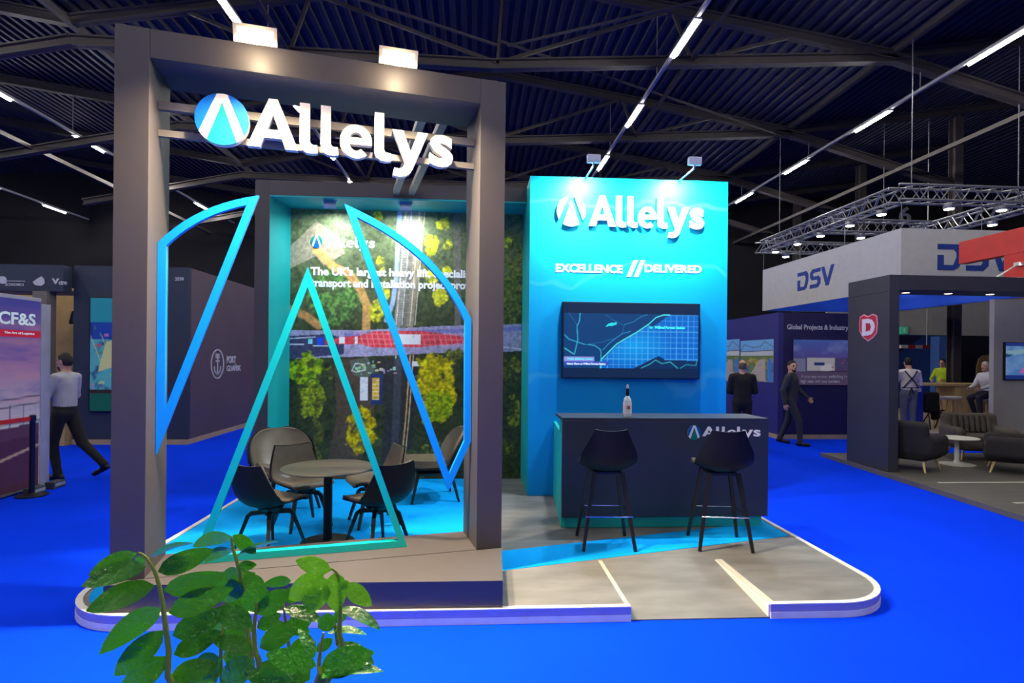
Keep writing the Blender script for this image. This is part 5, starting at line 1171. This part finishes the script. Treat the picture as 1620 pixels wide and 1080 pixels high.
MB().tube([(-.2, -.15, 0), (-.1, .1, .8)], .015, 6).tube([(.2, -.15, 0), (.1, .1, .8)], .015, 6).tube([(-.2, .2, 0), (-.15, -.1, .5)], .015, 6).tube([(.2, .2, 0), (.15, -.1, .5)], .015, 6).build('frame', blk, jk)
MB().box(-.17, .17, -.15, .17, .46, .49, bev=.008).build('seat', blk, jk)
soft('coat', [lambda P: rbox(P, (0, .08, .66), (.19, .07, .26), .05), lambda P: rbox(P, (.08, .05, .42), (.1, .05, .2), .04)], (-.35, -.15, .1), (.35, .3, 1.0), .03, mat('black_coat', (18, 18, 22), .9), jk, .04)
ba = thing('striped_barrier', 'red and white striped barrier bar hanging behind the waiter', 'barrier', (0, 0, 0)); a = on_y(1424, 548, 16.5); b = on_y(1470, 548, 16.5)
for q in range(4): MB().box(a.x + (b.x - a.x) * q / 4, a.x + (b.x - a.x) * (q + .98) / 4, 16.47, 16.53, a.z - .05, a.z + .05).build('stripe', mat('barrier_red', (190, 30, 44), .5) if q % 2 else whs, ba)
MB().tube([(b.x - .08, 16.5, a.z + .05), (b.x - .08, 16.5, roof_z(b.x) - .02)], .012, 6).build('hanger', whs, ba)
p = on_z(1437, 686, .1)
wt = person('person in white shirt with crossed black apron straps standing at the bar', (p.x, p.y, .1), face(.25, 1), dict(elR=(.27, .05, 1.15), wrR=(.22, .26, 1.08), elL=(-.26, .05, 1.15), wrL=(-.2, .28, 1.1), head=(0, .05, 1.64)), ((214, 206, 204), (96, 100, 112), (20, 20, 20), (214, 206, 204)), (24, 20, 18), .017)
strap = mat('black_strap', (16, 14, 16), .8)
MB().tube([(-.13, -.10, 1.46), (-.05, -.137, 1.34), (.07, -.135, 1.2), (.15, -.10, 1.08)], .013, 6).tube([(.13, -.10, 1.46), (.05, -.137, 1.34), (-.07, -.135, 1.2), (-.15, -.10, 1.08)], .013, 6).tube([(-.17, -.06, 1.07), (0, -.125, 1.07), (.17, -.06, 1.07)], .013, 6).tube([(0, -.13, 1.07), (.05, -.13, .92)], .012, 6).tube([(0, -.13, 1.07), (-.05, -.13, .9)], .012, 6).build('apron_straps', strap, wt)
person('person with grey hair in a white shirt sitting on a high stool', (12.85, 13.73, .1), face(-1, -.1), dict(pel=(0, -.02, .90), waist=(0, -.02, 1.04), chest=(0, .04, 1.26), neck=(0, .04, 1.40), head=(0, .08, 1.57), shL=(-.18, .03, 1.35), shR=(.18, .03, 1.35), hipL=(-.1, .0, .89), hipR=(.1, .0, .89), knL=(-.13, .40, .80), knR=(.13, .38, .78), anL=(-.12, .33, .38), anR=(.12, .22, .36), toL=(-.12, .50, .30), toR=(.12, .40, .30), elL=(-.22, .14, 1.10), wrL=(-.16, .36, 1.02), elR=(.22, .14, 1.10), wrR=(.16, .36, 1.02)), ((212, 208, 214), (38, 38, 56), (20, 18, 18), (212, 208, 214)), (176, 174, 170), .018)
p = on_y(1491, 600, 17.0)
person('person in a yellow vest and blue sleeves behind the wooden bar', (p.x, 17.0, .1), face(-.9, -.4), dict(elL=(-.25, .12, 1.15), wrL=(-.18, .3, 1.12), elR=(.25, .12, 1.15), wrR=(.16, .3, 1.12)), ((176, 200, 36), (30, 34, 60), (20, 20, 20), (176, 200, 36)), (26, 20, 18), .018)

# parts of parts: lenses in their housings, pictures on their casings, cushions in their shells (sub-parts)
for t in [o for o in bpy.data.objects if o.parent is None]:
    kids = {}
    for c in t.children: kids.setdefault(c.name.split('.')[0], []).append(c)
    for small, big in (('lens', 'housing'), ('display', 'casing'), ('padding', 'shell'), ('seat_cushion', 'shell'), ('label_mark', 'label'), ('tube', 'housing'), ('print', 'board'), ('map_caption', 'casing'), ('slash', 'front_panel'), ('tagline', 'front_panel'), ('shield_letter', 'shield_field'), ('pendant_cord', 'pendant'), ('lettering', 'board'), ('poster_lettering', 'poster'), ('poster_stripe', 'poster'), ('fascia_logo', 'fascia'), ('mural_lettering', 'backing'), ('end_plank', 'end_panel')):
        if small in kids and big in kids:
            for c in kids[small]: c.parent = kids[big][0]
